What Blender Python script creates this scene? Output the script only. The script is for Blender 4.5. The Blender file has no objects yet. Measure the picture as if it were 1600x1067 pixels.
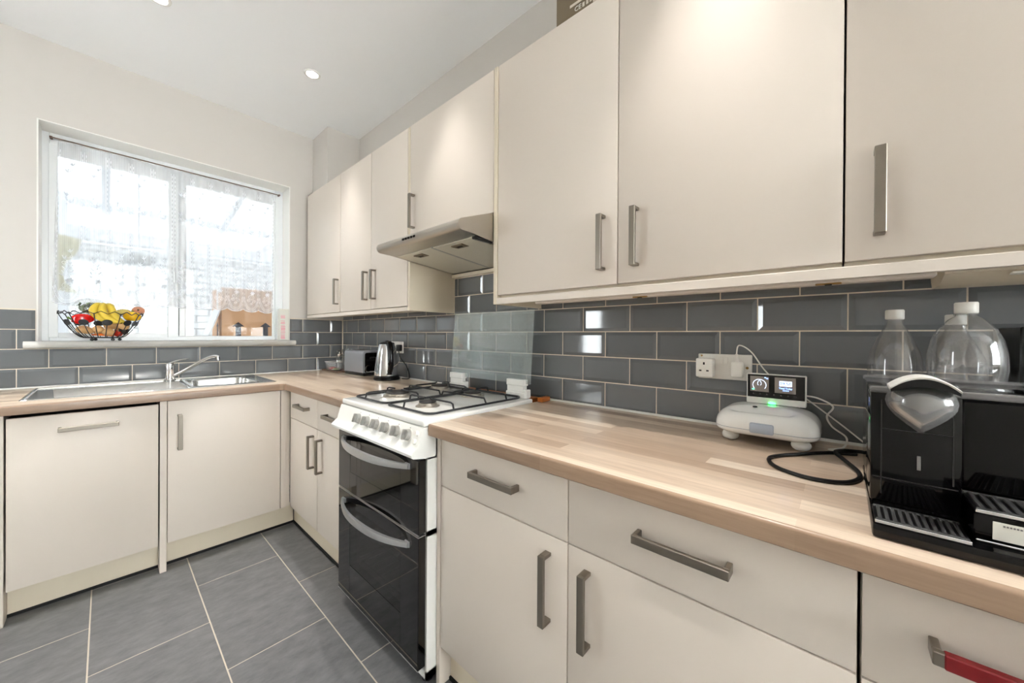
import bpy, bmesh, math, random
from mathutils import Vector, Matrix

random.seed(7)
SC = bpy.context.scene
COL = SC.collection

# ------------------------------------------------------------------ camera
cam_data = bpy.data.cameras.new('camera')
cam = bpy.data.objects.new('camera', cam_data)
COL.objects.link(cam)
_R = Vector((0.66730471, -0.74476220, 0.00580455))
_U = Vector((-0.00130168, 0.00662735, 0.99997719))
_F = Vector((0.74478368, 0.66729704, -0.00345302))
cam.matrix_world = Matrix(((_R.x, _U.x, -_F.x, -1.319114), (_R.y, _U.y, -_F.y, -3.108345),
                           (_R.z, _U.z, -_F.z, 1.140460), (0, 0, 0, 1)))
cam_data.sensor_width = 36.0
cam_data.sensor_fit = 'HORIZONTAL'
cam_data.lens = 571.695 / 1600.0 * 36.0
cam_data.shift_x = (800.0 - 803.53) / 1600.0
cam_data.shift_y = (526.635 - 533.5) / 1600.0
cam_data.clip_start = 0.02
SC.camera = cam

# ------------------------------------------------------------------ world, exposure
world = bpy.data.worlds.new('overcast_sky')
SC.world = world
world.use_nodes = True
_bg = world.node_tree.nodes['Background']
_bg.inputs['Color'].default_value = (0.95, 0.975, 1.0, 1.0)
_bg.inputs['Strength'].default_value = 12.5
SC.view_settings.view_transform = 'Standard'
SC.view_settings.look = 'None'
SC.view_settings.gamma = 1.0
SC.view_settings.exposure = 0.99
SC.view_settings.use_curve_mapping = False

SPOT_W = 36.0          # power of each ceiling downlight
SPOT_COL = (1.0, 0.968, 0.94)


# ------------------------------------------------------------------ helpers
def lin(r, g, b):
    def f(c):
        c /= 255.0
        return c / 12.92 if c <= 0.04045 else ((c + 0.055) / 1.055) ** 2.4
    return (f(r), f(g), f(b), 1.0)


MATS = {}


def mat(name, col, rough=0.5, metal=0.0, coat=0.0, spec=0.5, trans=0.0, ior=1.45, emit=None, estr=0.0,
        noise=None, bump=None):
    """Principled material; noise=(scale, amount, stretch xyz), bump=(scale, strength, stretch)."""
    m = bpy.data.materials.new(name)
    m.use_nodes = True
    nt = m.node_tree
    b = nt.nodes['Principled BSDF']
    b.inputs['Base Color'].default_value = col
    b.inputs['Roughness'].default_value = rough
    b.inputs['Metallic'].default_value = metal
    b.inputs['IOR'].default_value = ior
    b.inputs['Specular IOR Level'].default_value = spec
    b.inputs['Coat Weight'].default_value = coat
    b.inputs['Coat Roughness'].default_value = 0.05
    b.inputs['Transmission Weight'].default_value = trans
    if emit:
        b.inputs['Emission Color'].default_value = emit
        b.inputs['Emission Strength'].default_value = estr
    if noise or bump:
        tc = nt.nodes.new('ShaderNodeTexCoord')

        def nz(scale, stretch, detail=4.0):
            mp = nt.nodes.new('ShaderNodeMapping')
            mp.inputs['Scale'].default_value = stretch
            n = nt.nodes.new('ShaderNodeTexNoise')
            n.inputs['Scale'].default_value = scale
            n.inputs['Detail'].default_value = detail
            nt.links.new(tc.outputs['Object'], mp.inputs['Vector'])
            nt.links.new(mp.outputs['Vector'], n.inputs['Vector'])
            return n
        if noise:
            n = nz(noise[0], noise[2] if len(noise) > 2 else (1, 1, 1))
            mx = nt.nodes.new('ShaderNodeMix')
            mx.data_type = 'RGBA'
            a = noise[1]
            mx.inputs['A'].default_value = tuple(max(0, c * (1 - a)) for c in col[:3]) + (1,)
            mx.inputs['B'].default_value = tuple(min(1, c * (1 + a)) for c in col[:3]) + (1,)
            nt.links.new(n.outputs['Fac'], mx.inputs['Factor'])
            nt.links.new(mx.outputs['Result'], b.inputs['Base Color'])
        if bump:
            n = nz(bump[0], bump[2] if len(bump) > 2 else (1, 1, 1))
            bp = nt.nodes.new('ShaderNodeBump')
            bp.inputs['Strength'].default_value = bump[1]
            bp.inputs['Distance'].default_value = 0.002
            nt.links.new(n.outputs['Fac'], bp.inputs['Height'])
            nt.links.new(bp.outputs['Normal'], b.inputs['Normal'])
    MATS[name] = m
    return m


def clear_mat(name, tint, gloss=1.0, rough=0.02, ior=1.5, haze=0.0, haze_col=(1, 1, 1, 1)):
    """Thin clear sheet: transparent + fresnel mirror (+ a little surface haze)."""
    m = bpy.data.materials.new(name)
    m.use_nodes = True
    nt = m.node_tree
    nt.nodes.remove(nt.nodes['Principled BSDF'])
    out = nt.nodes['Material Output']
    t = nt.nodes.new('ShaderNodeBsdfTransparent')
    t.inputs['Color'].default_value = tint
    g = nt.nodes.new('ShaderNodeBsdfGlossy')
    g.inputs['Roughness'].default_value = rough
    lw = nt.nodes.new('ShaderNodeLayerWeight')
    lw.inputs['Blend'].default_value = 0.5
    pw = nt.nodes.new('ShaderNodeMath')
    pw.operation = 'POWER'
    pw.inputs[1].default_value = 4.0
    nt.links.new(lw.outputs['Facing'], pw.inputs[0])
    mu = nt.nodes.new('ShaderNodeMath')
    mu.operation = 'MULTIPLY_ADD'
    mu.use_clamp = True
    mu.inputs[1].default_value = 0.9
    mu.inputs[2].default_value = 0.045 * gloss
    nt.links.new(pw.outputs['Value'], mu.inputs[0])
    mx = nt.nodes.new('ShaderNodeMixShader')
    nt.links.new(mu.outputs['Value'], mx.inputs['Fac'])
    nt.links.new(t.outputs['BSDF'], mx.inputs[1])
    nt.links.new(g.outputs['BSDF'], mx.inputs[2])
    last = mx
    if haze > 0:
        d = nt.nodes.new('ShaderNodeBsdfDiffuse')
        d.inputs['Color'].default_value = haze_col
        m2 = nt.nodes.new('ShaderNodeMixShader')
        m2.inputs['Fac'].default_value = haze
        nt.links.new(mx.outputs['Shader'], m2.inputs[1])
        nt.links.new(d.outputs['BSDF'], m2.inputs[2])
        last = m2
    nt.links.new(last.outputs['Shader'], out.inputs['Surface'])
    MATS[name] = m
    return m


def M(n):
    return MATS[n] if isinstance(n, str) else n


# ---- bmesh shapes
def nb():
    return bmesh.new()


def _merge(bm, tmp):
    me = bpy.data.meshes.new('tmp')
    tmp.to_mesh(me)
    tmp.free()
    bm.from_mesh(me)
    bpy.data.meshes.remove(me)


def bx(bm, x0, x1, y0, y1, z0, z1, bev=0.0, seg=1):
    t = bmesh.new()
    bmesh.ops.create_cube(t, size=1.0)
    sx, sy, sz = abs(x1 - x0), abs(y1 - y0), abs(z1 - z0)
    for v in t.verts:
        v.co = Vector(((x0 + x1) / 2 + v.co.x * sx, (y0 + y1) / 2 + v.co.y * sy, (z0 + z1) / 2 + v.co.z * sz))
    if bev > 0:
        bmesh.ops.bevel(t, geom=list(t.edges), offset=min(bev, 0.49 * min(sx, sy, sz)), segments=seg, affect='EDGES',
                        profile=0.5)
    _merge(bm, t)
    return bm


def obx(bm, c, ax, ay, az, bev=0.0, seg=1):
    """oriented box: centre c, three full-size axis vectors."""
    c, ax, ay, az = Vector(c), Vector(ax), Vector(ay), Vector(az)
    t = bmesh.new()
    lx, ly, lz = ax.length, ay.length, az.length
    bmesh.ops.create_cube(t, size=1.0)
    for v in t.verts:
        v.co = Vector((v.co.x * lx, v.co.y * ly, v.co.z * lz))
    if bev > 0:
        bmesh.ops.bevel(t, geom=list(t.edges), offset=min(bev, 0.49 * min(lx, ly, lz)), segments=seg, affect='EDGES',
                        profile=0.5)
    ux, uy, uz = ax.normalized(), ay.normalized(), az.normalized()
    for v in t.verts:
        v.co = c + ux * v.co.x + uy * v.co.y + uz * v.co.z
    _merge(bm, t)
    return bm


def frame_of(d):
    d = Vector(d).normalized()
    h = Vector((0, 0, 1)) if abs(d.z) < 0.9 else Vector((1, 0, 0))
    a = d.cross(h).normalized()
    return a, d.cross(a).normalized(), d


def ring(bm, c, a, b, r, n, rb=None):
    rb = r if rb is None else rb
    return [bm.verts.new(c + a * (r * math.cos(2 * math.pi * i / n)) + b * (rb * math.sin(2 * math.pi * i / n)))
            for i in range(n)]


def bridge(bm, r0, r1):
    n = len(r0)
    for i in range(n):
        bm.faces.new((r0[i], r0[(i + 1) % n], r1[(i + 1) % n], r1[i]))


def cyl(bm, p0, p1, r0, r1=None, n=20, cap=True):
    p0, p1 = Vector(p0), Vector(p1)
    r1 = r0 if r1 is None else r1
    a, b, d = frame_of(p1 - p0)
    A, B = ring(bm, p0, a, b, r0, n), ring(bm, p1, a, b, r1, n)
    bridge(bm, A, B)
    if cap:
        bm.faces.new(A[::-1])
        bm.faces.new(B)
    return bm


def lathe(bm, prof, c=(0, 0, 0), n=28, sx=1.0, sy=1.0, cap0=True, cap1=True):
    """revolve [(r, z)...] about the vertical through c."""
    c = Vector(c)
    X, Y = Vector((1, 0, 0)), Vector((0, 1, 0))
    rs = [ring(bm, c + Vector((0, 0, z)), X, Y, max(r, 1e-5) * sx, n, max(r, 1e-5) * sy) for r, z in prof]
    for i in range(len(rs) - 1):
        bridge(bm, rs[i], rs[i + 1])
    if cap0:
        bm.faces.new(rs[0][::-1])
    if cap1:
        bm.faces.new(rs[-1])
    return bm


def tube(bm, pts, r, n=8, closed=False, rv=None):
    """sweep a circle along pts; r may be a list of radii."""
    pts = [Vector(p) for p in pts]
    m = len(pts)
    rings = []
    prev = None
    for i, p in enumerate(pts):
        if closed:
            d = pts[(i + 1) % m] - pts[(i - 1) % m]
        else:
            d = pts[min(i + 1, m - 1)] - pts[max(i - 1, 0)]
        if d.length < 1e-9:
            d = Vector((0, 0, 1))
        d.normalize()
        if prev is None:
            a, b, _ = frame_of(d)
        else:
            a = (prev - d * prev.dot(d))
            a = a.normalized() if a.length > 1e-6 else frame_of(d)[0]
            b = d.cross(a)
        prev = a
        rr = r[i] if isinstance(r, (list, tuple)) else r
        rings.append(ring(bm, p, a, b, rr, n, (rv or 1.0) * rr))
    for i in range(m - 1):
        bridge(bm, rings[i], rings[i + 1])
    if closed:
        bridge(bm, rings[-1], rings[0])
    else:
        bm.faces.new(rings[0][::-1])
        bm.faces.new(rings[-1])
    return bm


def spline(ctrl, k=8, closed=False):
    """Catmull-Rom through control points."""
    P = [Vector(p) for p in ctrl]
    n = len(P)
    out = []
    for i in range(n if closed else n - 1):
        if closed:
            p0, p1, p2, p3 = P[(i - 1) % n], P[i], P[(i + 1) % n], P[(i + 2) % n]
        else:
            p0, p1, p2, p3 = P[max(i - 1, 0)], P[i], P[i + 1], P[min(i + 2, n - 1)]
        for j in range(k):
            t = j / k
            out.append(0.5 * ((2 * p1) + (p2 - p0) * t + (2 * p0 - 5 * p1 + 4 * p2 - p3) * t * t
                              + (3 * p1 - p0 - 3 * p2 + p3) * t ** 3))
    if not closed:
        out.append(P[-1])
    return out


def prism(bm, poly, axis, a, b):
    """extrude a 2-D polygon along an axis: axis 'x': poly=(y,z); 'y': (x,z); 'z': (x,y)."""
    def P(u, v, w):
        return {'x': (w, u, v), 'y': (u, w, v), 'z': (u, v, w)}[axis]
    A = [bm.verts.new(P(u, v, a)) for u, v in poly]
    B = [bm.verts.new(P(u, v, b)) for u, v in poly]
    n = len(poly)
    for i in range(n):
        bm.faces.new((A[i], A[(i + 1) % n], B[(i + 1) % n], B[i]))
    bm.faces.new(A[::-1])
    bm.faces.new(B)
    return bm


def ball(bm, c, rx, ry=None, rz=None, u=16, v=10, rot=None, wob=0.0, seed=0):
    ry = rx if ry is None else ry
    rz = rx if rz is None else rz
    t = bmesh.new()
    bmesh.ops.create_uvsphere(t, u_segments=u, v_segments=v, radius=1.0)
    rnd = random.Random(seed)
    ph = [rnd.uniform(0, 6.28) for _ in range(6)]
    for w in t.verts:
        k = 1.0
        if wob:
            k += wob * (math.sin(2.3 * w.co.x + ph[0]) + math.sin(2.9 * w.co.y + ph[1]) + math.sin(2.1 * w.co.z + ph[2]))
        q = Vector((w.co.x * rx * k, w.co.y * ry * k, w.co.z * rz * k))
        if rot is not None:
            q = rot @ q
        w.co = q + Vector(c)
    _merge(bm, t)
    return bm


def rrect(x0, x1, y0, y1, r, n=5):
    pts = []
    for cx, cy, a0 in ((x1 - r, y1 - r, 0), (x0 + r, y1 - r, 90), (x0 + r, y0 + r, 180), (x1 - r, y0 + r, 270)):
        for i in range(n + 1):
            a = math.radians(a0 + 90 * i / n)
            pts.append((cx + r * math.cos(a), cy + r * math.sin(a)))
    return pts


# ---- objects
WORLD_LOC = {}


def wloc(o):
    return WORLD_LOC.get(o.name, Vector((0, 0, 0)))


def thing(name, label, cat, loc=(0, 0, 0), rotz=0.0, group=None, kind=None):
    o = bpy.data.objects.new(name, None)
    o.empty_display_size = 0.05
    COL.objects.link(o)
    o.location = loc
    o.rotation_euler = (0, 0, rotz)
    WORLD_LOC[o.name] = Vector(loc)
    if label:
        o['label'] = label
    if cat:
        o['category'] = cat
    if group:
        o['group'] = group
    if kind:
        o['kind'] = kind
    return o


def mk(name, bm, material, parent=None, world=True, smooth=35, label=None, cat=None, group=None, kind=None):
    """link a bmesh as ONE mesh object. world=True: coordinates are world coordinates."""
    bmesh.ops.recalc_face_normals(bm, faces=list(bm.faces))
    off = Vector((0, 0, 0))
    if world:
        if parent is not None:
            off = wloc(parent)
        else:
            xs = [v.co for v in bm.verts]
            off = Vector(((min(c.x for c in xs) + max(c.x for c in xs)) / 2,
                          (min(c.y for c in xs) + max(c.y for c in xs)) / 2, min(c.z for c in xs)))
        for v in bm.verts:
            v.co -= off
    me = bpy.data.meshes.new(name)
    bm.to_mesh(me)
    bm.free()
    mats = material if isinstance(material, (list, tuple)) else [material]
    for m in mats:
        me.materials.append(M(m))
    if smooth:
        me.shade_smooth()
        me.set_sharp_from_angle(angle=math.radians(smooth))
    o = bpy.data.objects.new(name, me)
    COL.objects.link(o)
    if parent is not None:
        o.parent = parent
        WORLD_LOC[o.name] = off if world else Vector((0, 0, 0))
    elif world:
        o.location = off
        WORLD_LOC[o.name] = off
    for k, v in (('label', label), ('category', cat), ('group', group), ('kind', kind)):
        if v:
            o[k] = v
    return o


def place(me, name, loc, parent, rot=None):
    """an object that shares mesh data (tiles, copies)."""
    o = bpy.data.objects.new(name, me)
    COL.objects.link(o)
    o.parent = parent
    o.location = Vector(loc) - wloc(parent)
    if rot:
        o.rotation_euler = rot
    return o


def text_bm(s, size, centre, right, up, depth=0.0004, bold=0.0):
    """lettering as real thin geometry; centre/right/up place it in space."""
    cu = bpy.data.curves.new('lettering', 'FONT')
    cu.body = s
    cu.size = size
    cu.extrude = depth
    cu.offset = bold
    cu.align_x = 'CENTER'
    cu.align_y = 'CENTER'
    cu.resolution_u = 2
    o = bpy.data.objects.new('lettering', cu)
    COL.objects.link(o)
    dg = bpy.context.evaluated_depsgraph_get()
    me = bpy.data.meshes.new_from_object(o.evaluated_get(dg))
    bpy.data.objects.remove(o)
    bpy.data.curves.remove(cu)
    bm = bmesh.new()
    bm.from_mesh(me)
    bpy.data.meshes.remove(me)
    r, u = Vector(right).normalized(), Vector(up).normalized()
    n = r.cross(u)
    for v in bm.verts:
        v.co = Vector(centre) + r * v.co.x + u * v.co.y + n * v.co.z
    return bm


# ------------------------------------------------------------------ materials
mat('wall_paint', lin(210, 204, 197), 0.6, noise=(14, 0.012))
mat('ceiling_paint', lin(248, 248, 248), 0.7)
mat('cream_door', lin(224, 213, 201), 0.44, spec=0.45, noise=(3, 0.012))
mat('cream_carcass', lin(226, 214, 192), 0.45)
mat('dark_gap', lin(24, 21, 18), 0.8)
mat('grout', lin(226, 214, 194), 0.8)
mat('floor_grout', lin(190, 180, 164), 0.85)
mat('brushed_steel', lin(144, 136, 125), 0.36, metal=1.0, bump=(60, 0.12, (1, 1, 14)))
mat('stainless', lin(205, 204, 200), 0.2, metal=1.0, noise=(30, 0.04))
mat('hood_steel', lin(188, 182, 172), 0.3, metal=1.0, bump=(80, 0.08, (12, 1, 12)))
mat('toaster_steel', lin(206, 209, 216), 0.36, metal=0.8, bump=(70, 0.05, (12, 1, 12)))
mat('chrome', lin(225, 225, 225), 0.07, metal=1.0)
mat('white_enamel', lin(240, 239, 234), 0.16, coat=0.4)
mat('white_plastic', lin(236, 233, 226), 0.3)
mat('white_upvc', lin(240, 242, 243), 0.25)
mat('white_gloss_paint', lin(240, 238, 232), 0.25)
mat('black_plastic', lin(18, 18, 19), 0.3)
mat('black_rubber', lin(15, 15, 15), 0.5)
mat('black_iron', lin(40, 41, 43), 0.45)
mat('black_gloss', lin(5, 5, 6), 0.06, spec=0.4)
mat('black_glass', lin(5, 5, 6), 0.03, coat=0.3)
mat('silver_paint', lin(190, 190, 190), 0.3, metal=0.7)
mat('grey_plastic', lin(176, 184, 196), 0.35)
mat('knob_silver', lin(178, 176, 172), 0.32, metal=0.75)
mat('burner_alloy', lin(176, 168, 156), 0.42, metal=0.8, noise=(40, 0.2))
mat('burner_cap', lin(52, 50, 48), 0.5)
mat('oven_enamel', lin(104, 100, 96), 0.4)
mat('taupe_card', lin(118, 104, 82), 0.6, noise=(9, 0.12))
mat('label_paper', lin(228, 226, 216), 0.6)
mat('print_pale', lin(214, 206, 190), 0.6)
mat('print_dark', lin(60, 58, 66), 0.6)
mat('print_grey', lin(128, 124, 122), 0.6)
mat('print_pink', lin(240, 130, 160), 0.6)
mat('cardboard', lin(206, 160, 122), 0.75, noise=(20, 0.05))
mat('banana', lin(226, 196, 66), 0.45, noise=(30, 0.12))
mat('banana_tip', lin(84, 66, 34), 0.6)
mat('red_pepper', lin(214, 22, 18), 0.18, coat=0.3)
mat('green_stem', lin(96, 128, 48), 0.5)
mat('yellow_pepper', lin(238, 186, 22), 0.2, coat=0.3)
mat('potato', lin(206, 164, 112), 0.6, noise=(22, 0.14))
mat('tomato', lin(186, 44, 24), 0.2)
mat('carrot', lin(232, 110, 24), 0.45)
mat('avocado', lin(46, 36, 34), 0.5, bump=(80, 0.6))
mat('peach_skin', lin(214, 148, 116), 0.5, noise=(20, 0.15))
mat('pear_skin', lin(214, 196, 110), 0.4, noise=(18, 0.1))
mat('salad_leaf', lin(108, 146, 72), 0.5, noise=(26, 0.35))
mat('red_food', lin(214, 64, 62), 0.4)
mat('green_food', lin(132, 142, 62), 0.5)
mat('orange_wood', lin(188, 104, 40), 0.4, noise=(12, 0.2, (1, 8, 8)))
mat('tray_brown', lin(120, 92, 72), 0.35)
mat('jar_white', lin(214, 214, 208), 0.5)
mat('red_wrap', lin(128, 22, 26), 0.45, noise=(60, 0.25))
mat('filter_mesh', lin(222, 216, 200), 0.45, metal=0.4, bump=(300, 1.0))
mat('screen_black', lin(8, 7, 8), 0.05)
mat('lcd_grey', lin(124, 116, 108), 0.2, emit=lin(124, 116, 108), estr=0.12)
mat('lcd_blue', lin(90, 130, 255), 0.3, emit=(0.25, 0.42, 1.0, 1), estr=1.6)
mat('lcd_white', lin(220, 230, 255), 0.3, emit=(0.62, 0.74, 1.0, 1), estr=1.3)
mat('lcd_green', lin(90, 220, 150), 0.3, emit=(0.2, 0.8, 0.45, 1), estr=0.9)
mat('lcd_deep', lin(20, 40, 220), 0.3, emit=(0.03, 0.10, 0.9, 1), estr=0.8)
mat('seam_grey', lin(38, 36, 36), 0.4)
mat('grille_grey', lin(92, 92, 92), 0.35, metal=0.5)
mat('led_green', lin(60, 255, 90), 0.3, emit=(0.05, 1.0, 0.16, 1), estr=5.0)
mat('lamp_glow', (1, 1, 1, 1), 0.3, emit=(1.0, 0.95, 0.88, 1), estr=14.0)
mat('rod_brass', lin(120, 96, 84), 0.35, metal=0.7)
mat('outside_white', lin(226, 228, 230), 0.7, noise=(6, 0.03))
mat('outside_beam', lin(222, 226, 232), 0.5)
mat('outside_cloth', lin(206, 200, 160), 0.8)
mat('outside_grey', lin(190, 196, 200), 0.6)
mat('outside_teal', lin(96, 118, 126), 0.5)
mat('concrete', lin(170, 168, 162), 0.8)
mat('brass_screw', lin(150, 118, 70), 0.3, metal=1.0)
clear_mat('pane_glass', (0.97, 0.985, 0.98, 1), gloss=0.9)
clear_mat('lid_glass', (0.90, 0.94, 0.935, 1), gloss=2.0, rough=0.03, haze=0.14, haze_col=(0.85, 0.92, 0.93, 1))
clear_mat('oven_glass', (0.34, 0.34, 0.33, 1), gloss=1.2, rough=0.02)
clear_mat('clear_plastic', (0.97, 0.975, 0.975, 1), gloss=3.2, rough=0.05, haze=0.06)
clear_mat('tub_plastic', (0.9, 0.91, 0.91, 1), gloss=1.0, rough=0.15, haze=0.22)
clear_mat('drink_glass', (0.95, 0.96, 0.96, 1), gloss=1.8, rough=0.02, haze=0.04)
clear_mat('bag_film', (0.95, 0.96, 0.96, 1), gloss=1.6, rough=0.12, haze=0.14)
clear_mat('smoked_clear', (0.55, 0.55, 0.56, 1), gloss=2.4, rough=0.06, haze=0.10)


def tile_mat():
    m = mat('wall_tile_glaze', lin(84, 88, 92), 0.07, coat=0.25, spec=0.55)
    nt = m.node_tree
    b = nt.nodes['Principled BSDF']
    oi = nt.nodes.new('ShaderNodeObjectInfo')
    mx = nt.nodes.new('ShaderNodeMix')
    mx.data_type = 'RGBA'
    mx.inputs['A'].default_value = lin(104, 107, 109)
    mx.inputs['B'].default_value = lin(115, 118, 120)
    nt.links.new(oi.outputs['Random'], mx.inputs['Factor'])
    nt.links.new(mx.outputs['Result'], b.inputs['Base Color'])


def slate_mat():
    m = mat('slate_tile', lin(86, 87, 90), 0.36, spec=0.4)
    nt = m.node_tree
    b = nt.nodes['Principled BSDF']
    tc = nt.nodes.new('ShaderNodeTexCoord')
    oi = nt.nodes.new('ShaderNodeObjectInfo')
    ad = nt.nodes.new('ShaderNodeVectorMath')
    ad.operation = 'ADD'
    cb = nt.nodes.new('ShaderNodeCombineXYZ')
    mul = nt.nodes.new('ShaderNodeMath')
    mul.operation = 'MULTIPLY'
    mul.inputs[1].default_value = 37.0
    nt.links.new(oi.outputs['Random'], mul.inputs[0])
    nt.links.new(mul.outputs['Value'], cb.inputs['X'])
    nt.links.new(mul.outputs['Value'], cb.inputs['Y'])
    nt.links.new(tc.outputs['Object'], ad.inputs[0])
    nt.links.new(cb.outputs['Vector'], ad.inputs[1])
    mp = nt.nodes.new('ShaderNodeMapping')
    mp.inputs['Scale'].default_value = (0.8, 1.6, 1)
    mp.inputs['Rotation'].default_value = (0, 0, 0.5)
    nt.links.new(ad.outputs['Vector'], mp.inputs['Vector'])
    n1 = nt.nodes.new('ShaderNodeTexNoise')
    n1.inputs['Scale'].default_value = 15.0
    n1.inputs['Detail'].default_value = 9.0
    n1.inputs['Roughness'].default_value = 0.72
    nt.links.new(mp.outputs['Vector'], n1.inputs['Vector'])
    cr = nt.nodes.new('ShaderNodeValToRGB')
    cr.color_ramp.elements[0].position = 0.30
    cr.color_ramp.elements[0].color = lin(90, 90, 91)
    cr.color_ramp.elements[1].position = 0.70
    cr.color_ramp.elements[1].color = lin(119, 119, 119)
    nt.links.new(n1.outputs['Fac'], cr.inputs['Fac'])
    nt.links.new(cr.outputs['Color'], b.inputs['Base Color'])
    bp = nt.nodes.new('ShaderNodeBump')
    bp.inputs['Strength'].default_value = 0.12
    bp.inputs['Distance'].default_value = 0.002
    nt.links.new(n1.outputs['Fac'], bp.inputs['Height'])
    nt.links.new(bp.outputs['Normal'], b.inputs['Normal'])


def wood_mat(name, along, edge=None, edge2=None):
    """printed oak block laminate; staves run along 'x' or 'y' of the world."""
    m = mat(name, lin(190, 160, 132), 0.3, spec=0.45, coat=0.12)
    nt = m.node_tree
    b = nt.nodes['Principled BSDF']
    ge = nt.nodes.new('ShaderNodeNewGeometry')
    sp = nt.nodes.new('ShaderNodeSeparateXYZ')
    nt.links.new(ge.outputs['Position'], sp.inputs['Vector'])
    cb = nt.nodes.new('ShaderNodeCombineXYZ')
    nt.links.new(sp.outputs['X' if along == 'x' else 'Y'], cb.inputs['X'])
    if edge:                      # front edge in shaded colours: the grain runs along it, across its height
        up = nt.nodes.new('ShaderNodeMath')
        up.operation = 'ADD'
        up.inputs[1].default_value = 0.01
        nt.links.new(sp.outputs['Z'], up.inputs[0])
        nt.links.new(up.outputs['Value'], cb.inputs['Y'])
    else:
        nt.links.new(sp.outputs['Y' if along == 'x' else 'X'], cb.inputs['Y'])
    br = nt.nodes.new('ShaderNodeTexBrick')
    br.inputs['Scale'].default_value = 1.0
    br.inputs['Brick Width'].default_value = 0.48
    br.inputs['Row Height'].default_value = 0.046
    br.inputs['Mortar Size'].default_value = 0.0
    br.offset = 0.37
    br.offset_frequency = 2
    br.inputs['Color1'].default_value = edge or lin(192, 165, 140)
    br.inputs['Color2'].default_value = edge2 or lin(243, 225, 203)
    nt.links.new(cb.outputs['Vector'], br.inputs['Vector'])
    mp = nt.nodes.new('ShaderNodeMapping')
    mp.inputs['Scale'].default_value = (3.0, 42.0, 1.0)
    nt.links.new(cb.outputs['Vector'], mp.inputs['Vector'])
    nz = nt.nodes.new('ShaderNodeTexNoise')
    nz.inputs['Scale'].default_value = 2.2
    nz.inputs['Detail'].default_value = 12.5
    nz.inputs['Roughness'].default_value = 0.65
    nt.links.new(mp.outputs['Vector'], nz.inputs['Vector'])
    cr = nt.nodes.new('ShaderNodeValToRGB')
    cr.color_ramp.elements[0].position = 0.28
    cr.color_ramp.elements[0].color = (0.62, 0.58, 0.55, 1)
    cr.color_ramp.elements[1].position = 0.66
    cr.color_ramp.elements[1].color = (1.0, 1.0, 1.0, 1)
    nt.links.new(nz.outputs['Fac'], cr.inputs['Fac'])
    mx = nt.nodes.new('ShaderNodeMix')
    mx.data_type = 'RGBA'
    mx.blend_type = 'MULTIPLY'
    mx.inputs['Factor'].default_value = 0.6
    nt.links.new(br.outputs['Color'], mx.inputs['A'])
    nt.links.new(cr.outputs['Color'], mx.inputs['B'])
    nt.links.new(mx.outputs['Result'], b.inputs['Base Color'])


def sheer_mat():
    """net curtain cloth: open weave lets most light through, the threads scatter the rest."""
    m = bpy.data.materials.new('sheer_net')
    m.use_nodes = True
    nt = m.node_tree
    nt.nodes.remove(nt.nodes['Principled BSDF'])
    out = nt.nodes['Material Output']
    t = nt.nodes.new('ShaderNodeBsdfTransparent')
    d = nt.nodes.new('ShaderNodeBsdfDiffuse')
    d.inputs['Color'].default_value = (0.9, 0.91, 0.93, 1)
    tl = nt.nodes.new('ShaderNodeBsdfTranslucent')
    tl.inputs['Color'].default_value = (0.9, 0.92, 0.95, 1)
    a = nt.nodes.new('ShaderNodeMixShader')
    a.inputs['Fac'].default_value = 0.5
    nt.links.new(d.outputs['BSDF'], a.inputs[1])
    nt.links.new(tl.outputs['BSDF'], a.inputs[2])
    tc = nt.nodes.new('ShaderNodeTexCoord')
    wv = nt.nodes.new('ShaderNodeTexWave')
    wv.wave_type = 'BANDS'
    wv.bands_direction = 'X'
    wv.inputs['Scale'].default_value = 90.0
    wv.inputs['Distortion'].default_value = 0.3
    nt.links.new(tc.outputs['Object'], wv.inputs['Vector'])
    mr = nt.nodes.new('ShaderNodeMapRange')
    mr.inputs['To Min'].default_value = 0.28
    mr.inputs['To Max'].default_value = 0.48
    nt.links.new(wv.outputs['Fac'], mr.inputs['Value'])
    b = nt.nodes.new('ShaderNodeMixShader')
    nt.links.new(mr.outputs['Result'], b.inputs['Fac'])
    nt.links.new(t.outputs['BSDF'], b.inputs[1])
    nt.links.new(a.outputs['Shader'], b.inputs[2])
    nt.links.new(b.outputs['Shader'], out.inputs['Surface'])
    MATS['sheer_net'] = m


def sheet_mat():
    """opal polycarbonate roofing and added daylight screens: passes diffuse daylight only."""
    m = bpy.data.materials.new('opal_sheet')
    m.use_nodes = True
    nt = m.node_tree
    nt.nodes.remove(nt.nodes['Principled BSDF'])
    tl = nt.nodes.new('ShaderNodeBsdfTranslucent')
    tl.inputs['Color'].default_value = (0.094, 0.0962, 0.099, 1)
    nt.links.new(tl.outputs['BSDF'], nt.nodes['Material Output'].inputs['Surface'])
    MATS['opal_sheet'] = m


sheet_mat()
def thread_mat():
    m = bpy.data.materials.new('lace_thread')
    m.use_nodes = True
    nt = m.node_tree
    nt.nodes.remove(nt.nodes['Principled BSDF'])
    d = nt.nodes.new('ShaderNodeBsdfDiffuse')
    d.inputs['Color'].default_value = (0.82, 0.83, 0.85, 1)
    tl = nt.nodes.new('ShaderNodeBsdfTranslucent')
    tl.inputs['Color'].default_value = (0.80, 0.82, 0.85, 1)
    a = nt.nodes.new('ShaderNodeMixShader')
    a.inputs['Fac'].default_value = 0.55
    nt.links.new(d.outputs['BSDF'], a.inputs[1])
    nt.links.new(tl.outputs['BSDF'], a.inputs[2])
    nt.links.new(a.outputs['Shader'], nt.nodes['Material Output'].inputs['Surface'])
    MATS['lace_thread'] = m


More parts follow.
